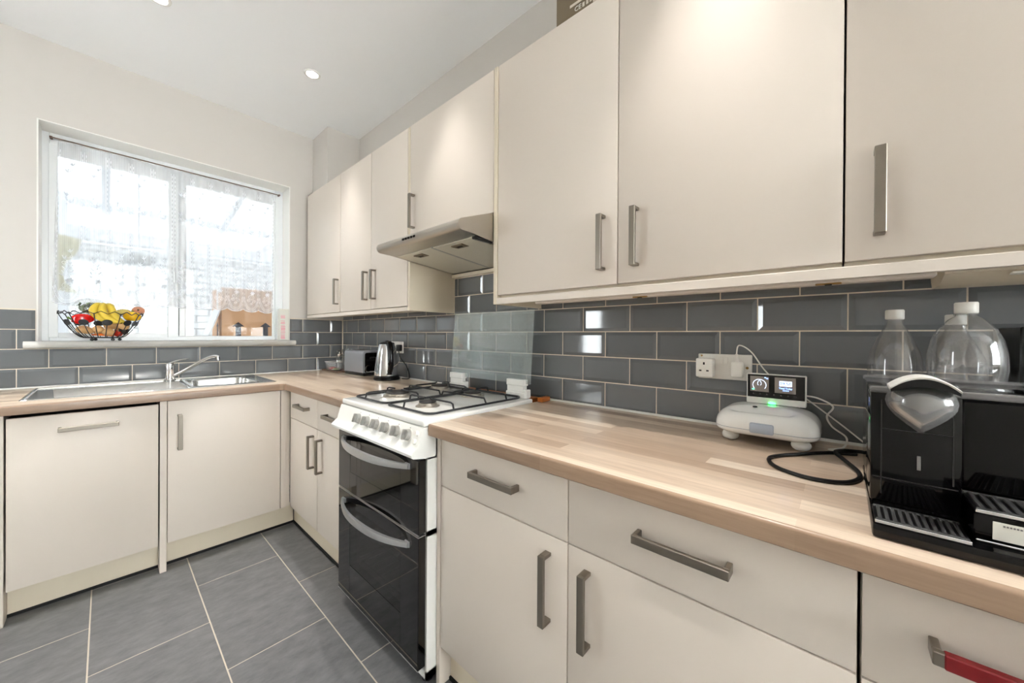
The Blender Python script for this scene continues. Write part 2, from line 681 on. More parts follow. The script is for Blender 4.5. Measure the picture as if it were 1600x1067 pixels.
thread_mat()
tile_mat()
slate_mat()
wood_mat('oak_block_x', 'x')
wood_mat('oak_block_y', 'y')
wood_mat('oak_shaded_edge_x', 'x', lin(140, 113, 92), lin(172, 145, 121))  # darker oak: shade on the worktop front is put into the colour
wood_mat('oak_shaded_edge_y', 'y', lin(140, 113, 92), lin(172, 145, 121))
sheer_mat()

# ------------------------------------------------------------------ the setting
CEIL = 2.677
XL, YF = -2.55, -6.8                 # left wall, wall behind the camera
PT, PV = 0.203, 0.1006318            # wall tile pitch
ZB = 1.1588955                       # the tile course line at eye level
T0, S0 = 0.0744832, 0.0987421        # joint offsets on right / back wall
WT = 0.857                           # worktop height
WTB = 0.821


def struct(name, bm, m, parent=None, label=None, smooth=0):
    o = mk(name, bm, m, parent, smooth=smooth)
    if parent is None:
        o['kind'] = 'structure'
        if label:
            o['label'] = label
    return o


# floor slab with grout showing between the tiles
floor = struct('floor', bx(nb(), XL - .1, .15, YF - .1, .25, -.12, -.0012), 'floor_grout', label='grey slate-look tiled kitchen floor')
_tm = {}


def floor_tile_mesh(w, d):
    key = (round(w, 3), round(d, 3))
    if key not in _tm:
        bm = bx(nb(), -w / 2, w / 2, -d / 2, d / 2, -.012, 0, 0.0012)
        me = bpy.data.meshes.new('floor_tile')
        bm.to_mesh(me)
        bm.free()
        me.materials.append(M('slate_tile'))
        _tm[key] = me
    return _tm[key]


FX, FY = 0.318, 0.615
for ci in range(-9, 3):
    xa, xb = -0.724 + ci * FX, -0.724 + (ci + 1) * FX
    off = -1.250 if ci % 2 == 0 else -0.945
    xa2, xb2 = max(xa, XL), min(xb, 0.005)
    if xb2 - xa2 < 0.02:
        continue
    for rj in range(-11, 4):
        ya, yb = off + rj * FY, off + (rj + 1) * FY
        ya2, yb2 = max(ya, YF), min(yb, 0.005)
        if yb2 - ya2 < 0.02:
            continue
        me = floor_tile_mesh(xb2 - xa2 - .004, yb2 - ya2 - .004)
        place(me, 'floor_tile', ((xa2 + xb2) / 2, (ya2 + yb2) / 2, 0), floor)

# walls
DOOR_Y0, DOOR_Y1, DOOR_Z = -1.30, -0.42, 2.03
bm = nb()
bx(bm, XL - .15, -1.56, .009, .30, 0, CEIL + .1)
bx(bm, -.39, .65, .009, .30, 0, CEIL + .1)
bx(bm, -1.56, -.39, .009, .30, 0, 1.062)
bx(bm, -1.56, -.39, .009, .30, 2.257, CEIL + .1)
wall_back = struct('wall_back', bm, 'wall_paint', label='cream painted window wall')
wall_right = struct('wall_right', bx(nb(), .009, .15, YF - .1, .009, 0, CEIL + .1), 'wall_paint', label='cream painted wall behind the wall cabinets')
bm = nb()
bx(bm, XL - .15, XL, YF - .1, DOOR_Y0, 0, CEIL + .1)
bx(bm, XL - .15, XL, DOOR_Y1, .009, 0, CEIL + .1)
bx(bm, XL - .15, XL, DOOR_Y0, DOOR_Y1, DOOR_Z, CEIL + .1)
wall_left = struct('wall_left', bm, 'wall_paint', label='cream painted wall with the glazed back door')
PX0, PX1, PZ0, PZ = -1.8, -.02, .95, 2.5      # opening for the added fill-light window behind the camera
bm = nb()
bx(bm, XL, PX0, YF - .15, YF, 0, CEIL + .1)
bx(bm, PX1, .009, YF - .15, YF, 0, CEIL + .1)
bx(bm, PX0, PX1, YF - .15, YF, PZ, CEIL + .1)
bx(bm, PX0, PX1, YF - .15, YF, 0, PZ0)
wall_front = struct('wall_front', bm, 'wall_paint', label='cream painted end wall with an added fill-light window')
ceiling = struct('ceiling', bx(nb(), XL - .1, .15, YF - .1, .25, CEIL, CEIL + .1), 'ceiling_paint', label='smooth white ceiling')
trim_1 = struct('trim_1', bx(nb(), -.232, .0088, -.272, .0088, 2.207, CEIL - .0005, .002), 'wall_paint', label='boxed-in pipe column in the ceiling corner')

# wall tiles: every tile a child of its wall
_wt = {}


def wall_tile_mesh(w, h):
    key = (round(w, 3), round(h, 3))
    if key in _wt:
        return _wt[key]
    w, h = key
    ins = min(.0125, .3 * w, .3 * h)
    bm = nb()
    L = []
    for (y, k) in ((.0085, 0), (.0035, 0), (0.0, ins)):
        L.append([bm.verts.new((sx * (w / 2 - k), y, sz * (h / 2 - k))) for sx, sz in ((-1, -1), (1, -1), (1, 1), (-1, 1))])
    for a, b in ((0, 1), (1, 2)):
        bridge(bm, L[a], L[b])
    bm.faces.new(L[2])
    bm.faces.new(L[0][::-1])
    bmesh.ops.recalc_face_normals(bm, faces=list(bm.faces))
    me = bpy.data.meshes.new('wall_tile')
    bm.to_mesh(me)
    bm.free()
    me.materials.append(M('wall_tile_glaze'))
    _wt[key] = me
    return me


def tile_run(wall, side, a0, a1, row, zlo=None, zhi=None):
    """tiles of one course between a0 > a1 (both negative coordinates along the wall)."""
    g = .0034
    off = (T0 if side == 'r' else S0)
    if row % 2:
        off += PT / 2
    z0, z1 = ZB + row * PV, ZB + (row + 1) * PV
    z0 = max(z0, zlo) if zlo else z0
    z1 = min(z1, zhi) if zhi else z1
    n = math.floor((-a0 - off) / PT) - 1
    while off + n * PT < -a1:
        u0, u1 = -(off + n * PT), -(off + (n + 1) * PT)
        u0, u1 = min(u0, a0), max(u1, a1)
        n += 1
        if u0 - u1 < .012:
            continue
        me = wall_tile_mesh(u0 - u1 - g, z1 - z0 - g)
        if side == 'r':
            place(me, 'wall_tile', (0, (u0 + u1) / 2, (z0 + z1) / 2), wall, (0, 0, -math.pi / 2))
        else:
            place(me, 'wall_tile', ((u0 + u1) / 2, 0, (z0 + z1) / 2), wall)


struct('grout_bed', bx(nb(), .0035, .0092, -3.95, .003, WT - .03, 1.3), 'grout', wall_right)
struct('grout_bed', bx(nb(), .0035, .0092, -2.07, -1.465, 1.3, ZB + 3 * PV + .003), 'grout', wall_right)
for row in (-3, -2, -1, 0):
    tile_run(wall_right, 'r', -.001, -3.95, row)
tile_run(wall_right, 'r', -.001, -1.467, 1, zhi=1.30)
tile_run(wall_right, 'r', -1.467, -2.073, 1)
tile_run(wall_right, 'r', -1.467, -2.073, 2)
tile_run(wall_right, 'r', -2.073, -3.95, 1, zhi=1.30)
bm = nb()
bx(bm, XL, .003, .0035, .0092, WT - .03, 1.06)
bx(bm, XL, -1.562, .0035, .0092, 1.06, ZB + PV + .005)
bx(bm, -.388, .003, .0035, .0092, 1.06, ZB + PV + .005)
struct('grout_bed', bm, 'grout', wall_back)
for row in (-3, -2):
    tile_run(wall_back, 'b', -.001, XL, row)
for row in (-1, 0):
    tile_run(wall_back, 'b', -.001, -.390, row)
    tile_run(wall_back, 'b', -1.561, XL, row)

# window
win = thing('window_1', 'white framed two-light window with tiled splashback below', None, (-.975, .17, 1.098), kind='structure')
bm = nb()
for a in ((-1.559, -1.53, 1.099, 2.256), (-.445, -.391, 1.099, 2.256), (-.995, -.965, 1.1245, 2.1645)):
    bx(bm, a[0], a[1], .165, .235, a[2], a[3], .002)
bx(bm, -1.5295, -.4455, .165, .235, 2.165, 2.256, .002)
bx(bm, -1.5295, -.4455, .165, .235, 1.099, 1.124, .002)
mk('window_frame', bm, 'white_upvc', win)
bm = nb()
for a in ((-1.532, -1.498, 1.116, 2.19), (-1.05, -1.0, 1.116, 2.19), (-1.4978, -1.0502, 2.128, 2.19), (-1.4978, -1.0502, 1.116, 1.143)):
    bx(bm, a[0], a[1], .156, .164, a[2], a[3], .002)
sash = mk('casement_sash', bm, 'white_upvc', win)
bm = nb()
bx(bm, -1.030, -1.014, .148, .158, 1.52, 1.56, .003)
bx(bm, -1.026, -1.018, .138, .150, 1.47, 1.545, .003)
mk('casement_handle', bm, 'silver_paint', sash)
bm = nb()
for a in ((-.9645, -.960, 1.1245, 2.164), (-.457, -.4455, 1.1245, 2.164)):
    bx(bm, a[0], a[1], .172, .2, a[2], a[3], .001)
bx(bm, -.9598, -.4572, .172, .2, 2.145, 2.164, .001)
bx(bm, -.9598, -.4572, .172, .2, 1.1245, 1.128, .001)
mk('glazing_bead', bm, 'white_upvc', win)
bm = nb()
bx(bm, -.9985, -.9955, .1595, .163, 1.13, 2.16)
mk('sash_gap', bm, 'dark_gap', win)
bm = nb()
bx(bm, -1.5598, -.3902, .0085, .1645, 2.2515, 2.2568)
bx(bm, -1.5598, -1.5545, .0085, .1645, 1.0985, 2.2512)
bx(bm, -.3955, -.3902, .0085, .1645, 1.0985, 2.2512)
mk('reveal_lining', bm, 'white_gloss_paint', win, smooth=0)
mk('pane', bx(nb(), -1.505, -1.045, .186, .190, 1.136, 2.135), 'pane_glass', win, smooth=0)
mk('pane', bx(nb(), -.964, -.452, .186, .190, 1.12, 2.15), 'pane_glass', win, smooth=0)
prof = [(-.036, 1.066), (-.042, 1.072), (-.045, 1.081), (-.042, 1.090), (-.036, 1.096), (-.03, 1.098), (.166, 1.098), (.166, 1.062), (-.03, 1.062)]
bm = prism(nb(), prof, 'x', -1.5540, -.3960)
bm2 = prism(nb(), [(y if y < .0 else -.0015, z) for y, z in prof], 'x', -1.598, -.362)
me_ = bpy.data.meshes.new('t')
bm2.to_mesh(me_)
bm2.free()
bm.from_mesh(me_)
bpy.data.meshes.remove(me_)
mk('window_sill', bm, 'white_gloss_paint', win)

# glazed back door in the left wall (its daylight shows as reflections in the tiles)
door = thing('door_1', 'white half-glazed back door in the left wall', None, (XL, (DOOR_Y0 + DOOR_Y1) / 2, 0), kind='structure')
bm = nb()
bx(bm, XL - .12, XL + .012, DOOR_Y0, DOOR_Y0 + .05, 0, DOOR_Z, .003)
bx(bm, XL - .12, XL + .012, DOOR_Y1 - .05, DOOR_Y1, 0, DOOR_Z, .003)
bx(bm, XL - .12, XL + .012, DOOR_Y0 + .05, DOOR_Y1 - .05, DOOR_Z - .05, DOOR_Z, .003)
mk('door_frame', bm, 'white_upvc', door)
bm = nb()
a, b = DOOR_Y0 + .055, DOOR_Y1 - .055
bx(bm, XL - .08, XL - .03, a, a + .26, .02, DOOR_Z - .055, .003)
bx(bm, XL - .08, XL - .03, b - .26, b, .02, DOOR_Z - .055, .003)
bx(bm, XL - .08, XL - .03, a + .26, b - .26, .02, .9, .003)
bx(bm, XL - .08, XL - .03, a + .26, b - .26, DOOR_Z - .16, DOOR_Z - .055, .003)
leaf = mk('door_leaf', bm, 'white_upvc', door)
bm = nb()
bx(bm, XL - .03, XL - .022, b - .075, b - .04, .92, 1.1, .003)
bx(bm, XL - .022, XL + .02, b - .064, b - .05, 1.03, 1.045, .003)
bx(bm, XL + .01, XL + .022, b - .17, b - .05, 1.03, 1.045, .004)
mk('door_handle', bm, 'silver_paint', leaf)
mk('pane', bx(nb(), XL - .058, XL - .052, a + .255, b - .255, .895, DOOR_Z - .155), 'pane_glass', door, smooth=0)

# unseen window added behind the camera to let in sky as fill
rear = thing('fill_window', 'wide white framed window added in the unseen end wall for fill light', None, ((PX0 + PX1) / 2, YF, PZ0), kind='structure')
bm = nb()
bx(bm, PX0, PX0 + .05, YF - .12, YF - .02, PZ0, PZ, .003)
bx(bm, PX1 - .05, PX1, YF - .12, YF - .02, PZ0, PZ, .003)
bx(bm, PX0 + .05, PX1 - .05, YF - .12, YF - .02, PZ - .05, PZ, .003)
bx(bm, PX0 + .05, PX1 - .05, YF - .12, YF - .02, PZ0, PZ0 + .05, .003)
bx(bm, -.94, -.88, YF - .12, YF - .02, PZ0 + .05, PZ - .05, .003)
mk('window_frame', bm, 'white_upvc', rear)
for a, b in ((PX0 + .05, -.94), (-.88, PX1 - .05)):
    mk('pane', bx(nb(), a - .004, b + .004, YF - .072, YF - .066, PZ0 + .046, PZ - .046), 'pane_glass', rear, smooth=0)

# ceiling downlights; third column and rows past the camera added for fill
SPOTS = [(x, y) for y in (-.772, -1.81, -2.85, -3.9, -4.95, -6.0) for x in (-.51, -1.16, -1.82)]
WHERE = ['above the sink corner', 'above the sink drainer', 'beside the sink run end, added for fill', 'in front of the cooker hood', 'in the middle of the floor beside the cooker',
         'near the glazed back door, added for fill', 'in front of the wide wall cabinet', 'above the middle of the kitchen floor', 'near the left wall opposite the worktop, added for fill',
         'past the last wall cabinet, added for fill', 'past the coffee machine in the middle, added for fill', 'past the coffee machine by the left wall, added for fill',
         'behind the kitchen on the cabinet side, added for fill', 'behind the kitchen in the middle, added for fill', 'behind the kitchen by the left wall, added for fill',
         'just inside the end wall on the cabinet side, added for fill', 'just inside the end wall in the middle, added for fill', 'just inside the end wall by the left wall, added for fill']
dl0 = None
for i, (x, y) in enumerate(SPOTS):
    lab = 'small round recessed downlight in the ceiling ' + WHERE[i]
    if dl0 is None:
        t = thing('ceiling_downlight', lab, 'downlight', (x, y, CEIL), group='recessed ceiling downlights')
        bm = lathe(nb(), [(.030, -.001), (.031, -.005), (.038, -.006), (.043, -.004), (.044, 0.0)], (0, 0, 0), 28, cap0=False, cap1=False)
        r_ = mk('bezel', bm, 'white_gloss_paint', t, world=False)
        bm = lathe(nb(), [(.001, -.0035), (.015, -.0035), (.0295, -.0022), (.0295, -.0005)], (0, 0, 0), 28)
        l_ = mk('lens', bm, 'lamp_glow', t, world=False)
        dl0 = (t, r_, l_)
    else:
        t = dl0[0].copy()
        COL.objects.link(t)
        t.location = (x, y, CEIL)
        t['label'] = lab
        for p in dl0[1:]:
            c = p.copy()
            COL.objects.link(c)
            c.parent = t
    ld = bpy.data.lights.new('downlight_beam', 'SPOT')
    ld.energy = SPOT_W
    ld.color = SPOT_COL
    ld.spot_size = math.radians(50)
    ld.spot_blend = 1.0
    ld.shadow_soft_size = 0.028
    lo = bpy.data.objects.new('downlight_beam', ld)
    COL.objects.link(lo)
    lo.parent = t
    lo.location = (0, 0, -.012)

# ------------------------------------------------------------------ kitchen units
DF = -0.597          # door front plane, right-hand run (faces -X)
BF = -0.700          # door front plane, window run (faces -Y)
UF = -0.287          # wall cabinet door plane
ZD0, ZD1, ZS = 0.134, 0.817, 0.6555


def bar_handle(parent, c, n, l, length=.17, w=.0175, proj=.033, th=.009, m='brushed_steel', name='handle', label=None):
    """square D-handle: c on the door face, n outward, l along the bar."""
    c, n, l = Vector(c), Vector(n), Vector(l)
    s = n.cross(l)
    bm = nb()
    obx(bm, c + n * (proj - th / 2), l * length, s * w, n * th, .0012)
    for k in (-1, 1):
        obx(bm, c + l * k * (length / 2 - th / 2) + n * (proj - th) / 2, l * th, s * w, n * (proj - th + .0004), .001)
    return mk(name, bm, m, parent, label=label)


def door_x(parent, name, plane, y0, y1, z0, z1, hy=None, hz=None, horiz=False, gap=.0015, hm='brushed_steel', th=.019, hlabel=None):
    """flat door/drawer front facing -X with bar handle."""
    a, b = min(y0, y1) + gap, max(y0, y1) - gap
    d = mk(name, bx(nb(), plane, plane + th, a, b, z0, z1, .0016, 2), 'cream_door', parent)
    if hy is not None:
        bar_handle(d, (plane, hy, hz), (-1, 0, 0), (0, 1, 0) if horiz else (0, 0, 1), m=hm, label=hlabel)
    return d


def door_y(parent, name, plane, x0, x1, z0, z1, hx, hz, horiz=False, gap=.0015, th=.019):
    a, b = min(x0, x1) + gap, max(x0, x1) - gap
    d = mk(name, bx(nb(), a, b, plane, plane + th, z0, z1, .0016, 2), 'cream_door', parent)
    bar_handle(d, (hx, plane, hz), (0, -1, 0), (1, 0, 0) if horiz else (0, 0, 1))
    return d


# window run ------------------------------------------------------
t = thing('dishwasher', 'cream-fronted built-in dishwasher with a wide horizontal bar handle near its top', 'dishwasher', (-1.365, -.4, 0))
bm = nb()
bx(bm, -1.579, -1.151, BF + .045, -.06, ZD0, .80)
mk('body', bm, 'dark_gap', t)
door_y(t, 'door', BF, -1.579, -1.151, ZD0 - .002, .805, -1.365, .743, True)
t = thing('base_cabinet', 'cream sink cabinet with one door and an upright handle at its edge', 'cabinet', (-.885, -.4, 0))
mk('body', bx(nb(), -1.122, -.600, BF + .022, -.03, ZD0, .66), 'cream_carcass', t)
door_y(t, 'door', BF, -1.122, -.646, ZD0, ZD1, -1.078, .664)
mk('corner_filler', bx(nb(), -.644, -.6175, BF + .002, BF + .021, ZD0, WTB - .0005, .001), 'cream_door', t)
mk('corner_filler', bx(nb(), -.617, -.5955, BF + .010, BF + .021, ZD0, WTB - .0005, .001), 'cream_door', t)
mk('end_panel', bx(nb(), -1.1475, -1.1235, BF - .001, -.03, 0, WTB - .0005, .001), 'cream_door', label='cream upright panel between dishwasher front and sink cabinet door', cat='panel')
mk('end_panel', bx(nb(), -1.604, -1.5825, BF - .001, -.03, 0, WTB - .0005, .001), 'cream_door', label='cream upright end panel closing the sink run beside the dishwasher', cat='panel')


def plinth(x0, x1, y0, y1, label, face):
    t = thing('plinth', label, 'plinth', ((x0 + x1) / 2, (y0 + y1) / 2, 0))
    mk('board', bx(nb(), x0, x1, y0, y1, .011, ZD0 - .012, .0008), 'cream_carcass', t)
    if face == 'y':
        s = bx(nb(), x0, x1, y0 - .006, y1, 0, .011)
    else:
        s = bx(nb(), x0 - .006, x1, y0, y1, 0, .011)
    mk('floor_seal', s, 'black_rubber', t, label='black rubber seal strip')


plinth(-1.582, -1.148, -.624, -.608, 'cream plinth board under the dishwasher front', 'y')
plinth(-1.123, -.556, -.624, -.608, 'cream plinth board under the sink cabinet', 'y')
plinth(-.553, -.537, -1.522, -.628, 'cream plinth board under the corner drawer cabinet', 'x')
plinth(-.553, -.537, -3.85, -2.146, 'long cream plinth board beside the cooker foot', 'x')

# right-hand run, corner side
t = thing('base_cabinet', 'cream corner-side cabinet with two small drawers over two narrow doors', 'cabinet', (-.3, -1.11, 0))
mk('body', bx(nb(), DF + .022, -.03, -1.520, -.712, ZD0, WTB - .001), 'cream_carcass', t)
mk('corner_filler', bx(nb(), DF + .003, DF + .021, -.7045, -.692, ZD0, WTB - .0015, .001), 'cream_door', t)
for y0, y1, hd, hz in ((-.706, -1.113, -.925, -1.063), (-1.113, -1.521, -1.325, -1.172)):
    door_x(t, 'drawer', DF, y0, y1, ZS + .0015, ZD1, hd, .745, True)
    door_x(t, 'door', DF, y0, y1, ZD0, ZS - .0015, hz, .532)

# right-hand run, near side
mk('end_panel', bx(nb(), DF, -.03, -2.1445, -2.1265, 0, WTB - .0005, .001), 'cream_door', label='cream upright panel between the cooker and the drawer cabinet', cat='panel')
t = thing('base_cabinet', 'wide cream cabinet with two drawers over two doors, handles meeting in the middle', 'cabinet', (-.3, -2.64, 0))
mk('body', bx(nb(), DF + .022, -.03, -3.128, -2.147, ZD0, WTB - .001), 'cream_carcass', t)
for y0, y1, hd, hz in ((-2.1465, -2.6335, -2.397, -2.577), (-2.6335, -3.1285, -2.886, -2.686)):
    door_x(t, 'drawer', DF, y0, y1, ZS + .0015, ZD1, hd, .742, True)
    door_x(t, 'door', DF, y0, y1, ZD0, ZS - .0015, hz, .530)
t = thing('base_cabinet', 'cream cabinet under the coffee machine whose drawer handle is wrapped in dark red tape', 'cabinet', (-.3, -3.45, 0))
mk('body', bx(nb(), DF + .022, -.03, -3.73, -3.131, ZD0, WTB - .001), 'cream_carcass', t)
d = door_x(t, 'drawer', DF, -3.1305, -3.73, ZS + .0015, ZD1)
h = bar_handle(d, (DF, -3.29, .742), (-1, 0, 0), (0, 1, 0), length=.19)
mk('tape_wrap', bx(nb(), DF - .0345, DF - .0225, -3.372, -3.205, .7325, .7515, .0014), 'red_wrap', h, label='dark red tape wrapped around the bar')
door_x(t, 'door', DF, -3.1305, -3.73, ZD0, ZS - .0015, -3.19, .530)


# worktops --------------------------------------------------------
def edge_profile(u0, u1, r=.006):
    """(u, z) section: u0 is the rounded front edge."""
    s = 1 if u1 > u0 else -1
    p = [(u1, WT), (u1, WTB), (u0 + s * .002, WTB), (u0, WTB + .002)]
    for i in range(5):
        a = math.pi / 2 * i / 4
        p.append((u0 + s * (r - r * math.cos(a)), WT - r + r * math.sin(a)))
    return p


SX0, SX1, SY0, SY1 = -1.548, -.642, -.572, -.072       # sink cut-out
t = thing('worktop', 'oak-effect laminate corner worktop carrying the sink, toaster and kettle', 'worktop', (-.9, -.4, WTB))
mk('front_edge', prism(nb(), edge_profile(-.723, -.7165), 'x', -1.69, -.634), 'oak_shaded_edge_x', t)
bm = bx(nb(), -1.69, -.634, -.7165, SY0, WTB, WT)
bx(bm, -1.69, SX0, SY0, -.002, WTB, WT)
bx(bm, SX0, SX1, SY1, -.002, WTB, WT)
bx(bm, SX1, -.634, SY0, -.002, WTB, WT)
mk('sink_run', bm, 'oak_block_x', t)
mk('front_edge', prism(nb(), edge_profile(-.634, -.6275), 'y', -1.522, -.723), 'oak_shaded_edge_y', t)
bm = bx(nb(), -.6275, -.3, -1.522, -.723, WTB, WT)
bx(bm, -.3, -.002, -1.522, -.723, WTB, WT)
bx(bm, -.634, -.002, -.723, -.002, WTB, WT)
mk('corner_run', bm, 'oak_block_y', t)
bm = nb()
prism(bm, [(-.0005, WT), (-.0005, WT + .007), (-.003, WT + .006), (-.007, WT)], 'y', -1.522, -.004)
prism(bm, [(-.0005, WT), (-.0005, WT + .007), (-.003, WT + .006), (-.007, WT)], 'x', -1.69, -.004)
mk('sealant_bead', bm, 'white_gloss_paint', t)
t = thing('worktop', 'long oak-effect laminate worktop from the cooker to the coffee machine', 'worktop', (-.3, -3.0, WTB))
mk('front_edge', prism(nb(), edge_profile(-.634, -.6275), 'y', -3.90, -2.129), 'oak_shaded_edge_y', t)
bm = bx(nb(), -.6275, -.3, -3.90, -2.129, WTB, WT)
bx(bm, -.3, -.002, -3.90, -2.129, WTB, WT)
mk('slab', bm, 'oak_block_y', t)
mk('sealant_bead', prism(nb(), [(-.0005, WT), (-.0005, WT + .007), (-.003, WT + .006), (-.007, WT)], 'y', -3.90, -2.129), 'white_gloss_paint', t)

# sink ------------------------------------------------------------
t = thing('kitchen_sink', 'stainless steel inset sink with ribbed drainer and one bowl', 'sink', (-1.1, -.32, WT))
X0, X1, Y0, Y1 = -1.562, -.630, -.586, -.060
BX0, BX1, BY0, BY1 = -1.000, -.705, -.530, -.150
zt = WT + .0035
bm = nb()


def loop_face(bm, outer, inner, z0, z1):
    A = [bm.verts.new((x, y, z0)) for x, y in outer]
    B = [bm.verts.new((x, y, z1)) for x, y in inner]
    bridge(bm, A, B)
    return B


n_ = 6
rim_out = rrect(X0, X1, Y0, Y1, .03, n_)
rim_in = rrect(X0 + .006, X1 - .006, Y0 + .006, Y1 - .006, .026, n_)
A = [bm.verts.new((x, y, WT + .0004)) for x, y in rim_out]
B = [bm.verts.new((x, y, zt)) for x, y in rim_in]
bridge(bm, A, B)
deck = [bm.verts.new((x, y, zt)) for x, y in rim_in]
# deck as strips around the bowl
bx(bm, X0 + .012, BX0 - .012, Y0 + .012, Y1 - .012, zt - .0055, zt - .0045)
bx(bm, BX1, X1 - .008, Y0 + .008, Y1 - .008, zt - .001, zt)
bx(bm, BX0 - .012, BX1, Y0 + .008, BY0, zt - .001, zt)
bx(bm, BX0 - .012, BX1, BY1, Y1 - .008, zt - .001, zt)
for v in deck:
    bm.verts.remove(v)
for (a, b, c, d_) in ((X0 + .006, X0 + .014, Y0 + .006, Y1 - .006), (X0 + .006, BX0 - .01, Y0 + .006, Y0 + .014), (X0 + .006, BX0 - .01, Y1 - .014, Y1 - .006)):
    bx(bm, a, b, c, d_, zt - .004, zt, .0015)
bx(bm, BX0 - .016, BX0, BY0, BY1, zt - .003, zt, .0012)
mk('rim', bm, 'stainless', t)
bm = nb()
for k in range(12):
    y = BY0 + .02 + k * .0305
    prism(bm, [(y - .008, zt - .005), (y - .003, zt - .0012), (y + .003, zt - .0012), (y + .008, zt - .005)], 'x', X0 + .09 - .002 * k, BX0 - .03)
mk('drainer_ribs', bm, 'stainless', t)
bm = nb()
prev = None
for r, ins, z in ((.055, 0, zt), (.055, .006, zt - .006), (.05, .014, zt - .10), (.045, .03, zt - .150), (.03, .06, zt - .158)):
    L = [bm.verts.new((x, y, z)) for x, y in rrect(BX0 + ins, BX1 - ins, BY0 + ins, BY1 - ins, r, n_)]
    if prev:
        bridge(bm, prev, L)
    prev = L
bm.faces.new(prev)
bowl = mk('bowl', bm, 'stainless', t)
bm = lathe(nb(), [(.001, .002), (.018, .002), (.034, .003), (.036, 0)], ((BX0 + BX1) / 2, (BY0 + BY1) / 2, zt - .158), 24)
mk('waste', bm, 'chrome', bowl)

# mixer tap
tx, ty = -1.063, -.118
t = thing('mixer_tap', 'chrome single-lever mixer tap behind the sink bowl', 'tap', (tx, ty, WT + .003))
mk('body', lathe(nb(), [(.027, .0), (.027, .006), (.0235, .010), (.0225, .055), (.0235, .085), (.022, .098), (.014, .106), (.002, .109)], (tx, ty, WT + .0035), 26), 'chrome', t)
pts = spline([(tx + .012, ty - .006, WT + .030), (tx + .06, ty - .025, WT + .062), (tx + .125, ty - .05, WT + .110), (tx + .170, ty - .068, WT + .138), (tx + .198, ty - .079, WT + .145), (tx + .215, ty - .086, WT + .139)], 7)
sp_ = mk('spout', tube(nb(), pts, .0095, 12), 'chrome', t)
mk('aerator', cyl(nb(), (tx + .211, ty - .084, WT + .139), (tx + .213, ty - .085, WT + .121), .0105, .0105, 14), 'chrome', sp_)
bm = nb()
pts = spline([(tx, ty, WT + .107), (tx + .02, ty - .006, WT + .118), (tx + .05, ty - .014, WT + .128), (tx + .082, ty - .022, WT + .132)], 5)
tube(bm, pts, [.014 - .0085 * i / (len(pts) - 1) for i in range(len(pts))], 10, rv=.55)
mk('lever', bm, 'chrome', t)

# wall cabinets ----------------------------------------------------
ZU0, ZU1 = 1.300, 2.203


def upper(label, y0, y1, doors, zb=ZU0, body_z0=1.29):
    t = thing('wall_cabinet', label, 'cabinet', (-.14, (y0 + y1) / 2, body_z0))
    mk('body', bx(nb(), UF + .021, .008, min(y0, y1) + .001, max(y0, y1) - .001, body_z0, ZU1 - .001), 'cream_carcass', t)
    for a, b, hy, hz in doors:
        door_x(t, 'door', UF, a, b, zb, ZU1, hy, hz)
    return t


upper('tall cream single-door wall cabinet in the corner by the window', -.045, -.637, [(-.045, -.637, -.603, 1.427)], 1.291, 1.288)
t = upper('cream double-door wall cabinet between the corner cabinet and the cooker hood', -.638, -1.445, [(-.638, -1.058, -1.010, 1.430), (-1.058, -1.445, -1.107, 1.430)], 1.291, 1.288)
mk('side_panel', bx(nb(), UF + .001, .008, -1.4655, -1.4465, 1.266, ZU1, .001), 'cream_carcass', t)
t = upper('short cream wall cabinet above the cooker hood with one handle', -1.467, -2.07, [(-1.467, -2.070, -1.503, 1.760)], 1.634, 1.62)
t = upper('wide cream double-door wall cabinet right of the cooker hood', -2.092, -3.108, [(-2.0925, -2.6005, -2.552, 1.430), (-2.6005, -3.109, -2.659, 1.430)])
mk('side_panel', bx(nb(), UF - .003, .008, -2.0905, -2.0725, 1.265, ZU1, .001), 'cream_carcass', t)
upper('cream wall cabinet above the coffee machine with a handle at its left edge', -3.110, -3.71, [(-3.110, -3.71, -3.162, 1.430)])


def light_rail(label, y0, y1, z0, z1, front):
    bm = prism(nb(), [(front, z0), (front, z1 - .002), (front + .002, z1), (front + .02, z1), (front + .02, z0 + .002), (front + .018, z0)], 'y', y0, y1)
    mk('light_rail', bm, 'cream_door', label=label, cat='rail')


light_rail('cream light rail under the wall cabinets beside the window', -1.4455, -.045, 1.266, 1.287, UF - .001)
light_rail('cream light rail under the wall cabinets right of the hood', -3.71, -2.0915, 1.265, 1.289, UF - .004)

# under-cabinet lights
t = thing('under_cabinet_light', 'slim cream under-cabinet strip light with two small slide switches', 'strip light', (-.235, -2.75, 1.262))
mk('housing', bx(nb(), -.262, -.225, -3.243, -2.262, 1.2585, 1.288, .003), 'cream_door', t)
for y in (-2.66, -3.085):
    s = mk('switch', bx(nb(), -.2625, -.256, y - .022, y + .022, 1.2565, 1.2605, .0008), 'brass_screw', t)
    mk('slider', bx(nb(), -.2635, -.258, y - .006, y + .006, 1.2545, 1.2575), 'black_plastic', s)
t = thing('under_cabinet_light', 'chunky cream under-cabinet lamp above the coffee machine, wider than the slim strip light', 'strip light', (-.2, -3.45, 1.245))
bm = prism(nb(), [(-.262, 1.288), (-.262, 1.262), (-.215, 1.246), (-.13, 1.246), (-.10, 1.288)], 'y', -3.66, -3.252)
mk('housing', bm, 'cream_carcass', t)
mk('diffuser', bx(nb(), -.258, -.235, -3.62, -3.33, 1.2545, 1.259, .001), 'white_plastic', t)

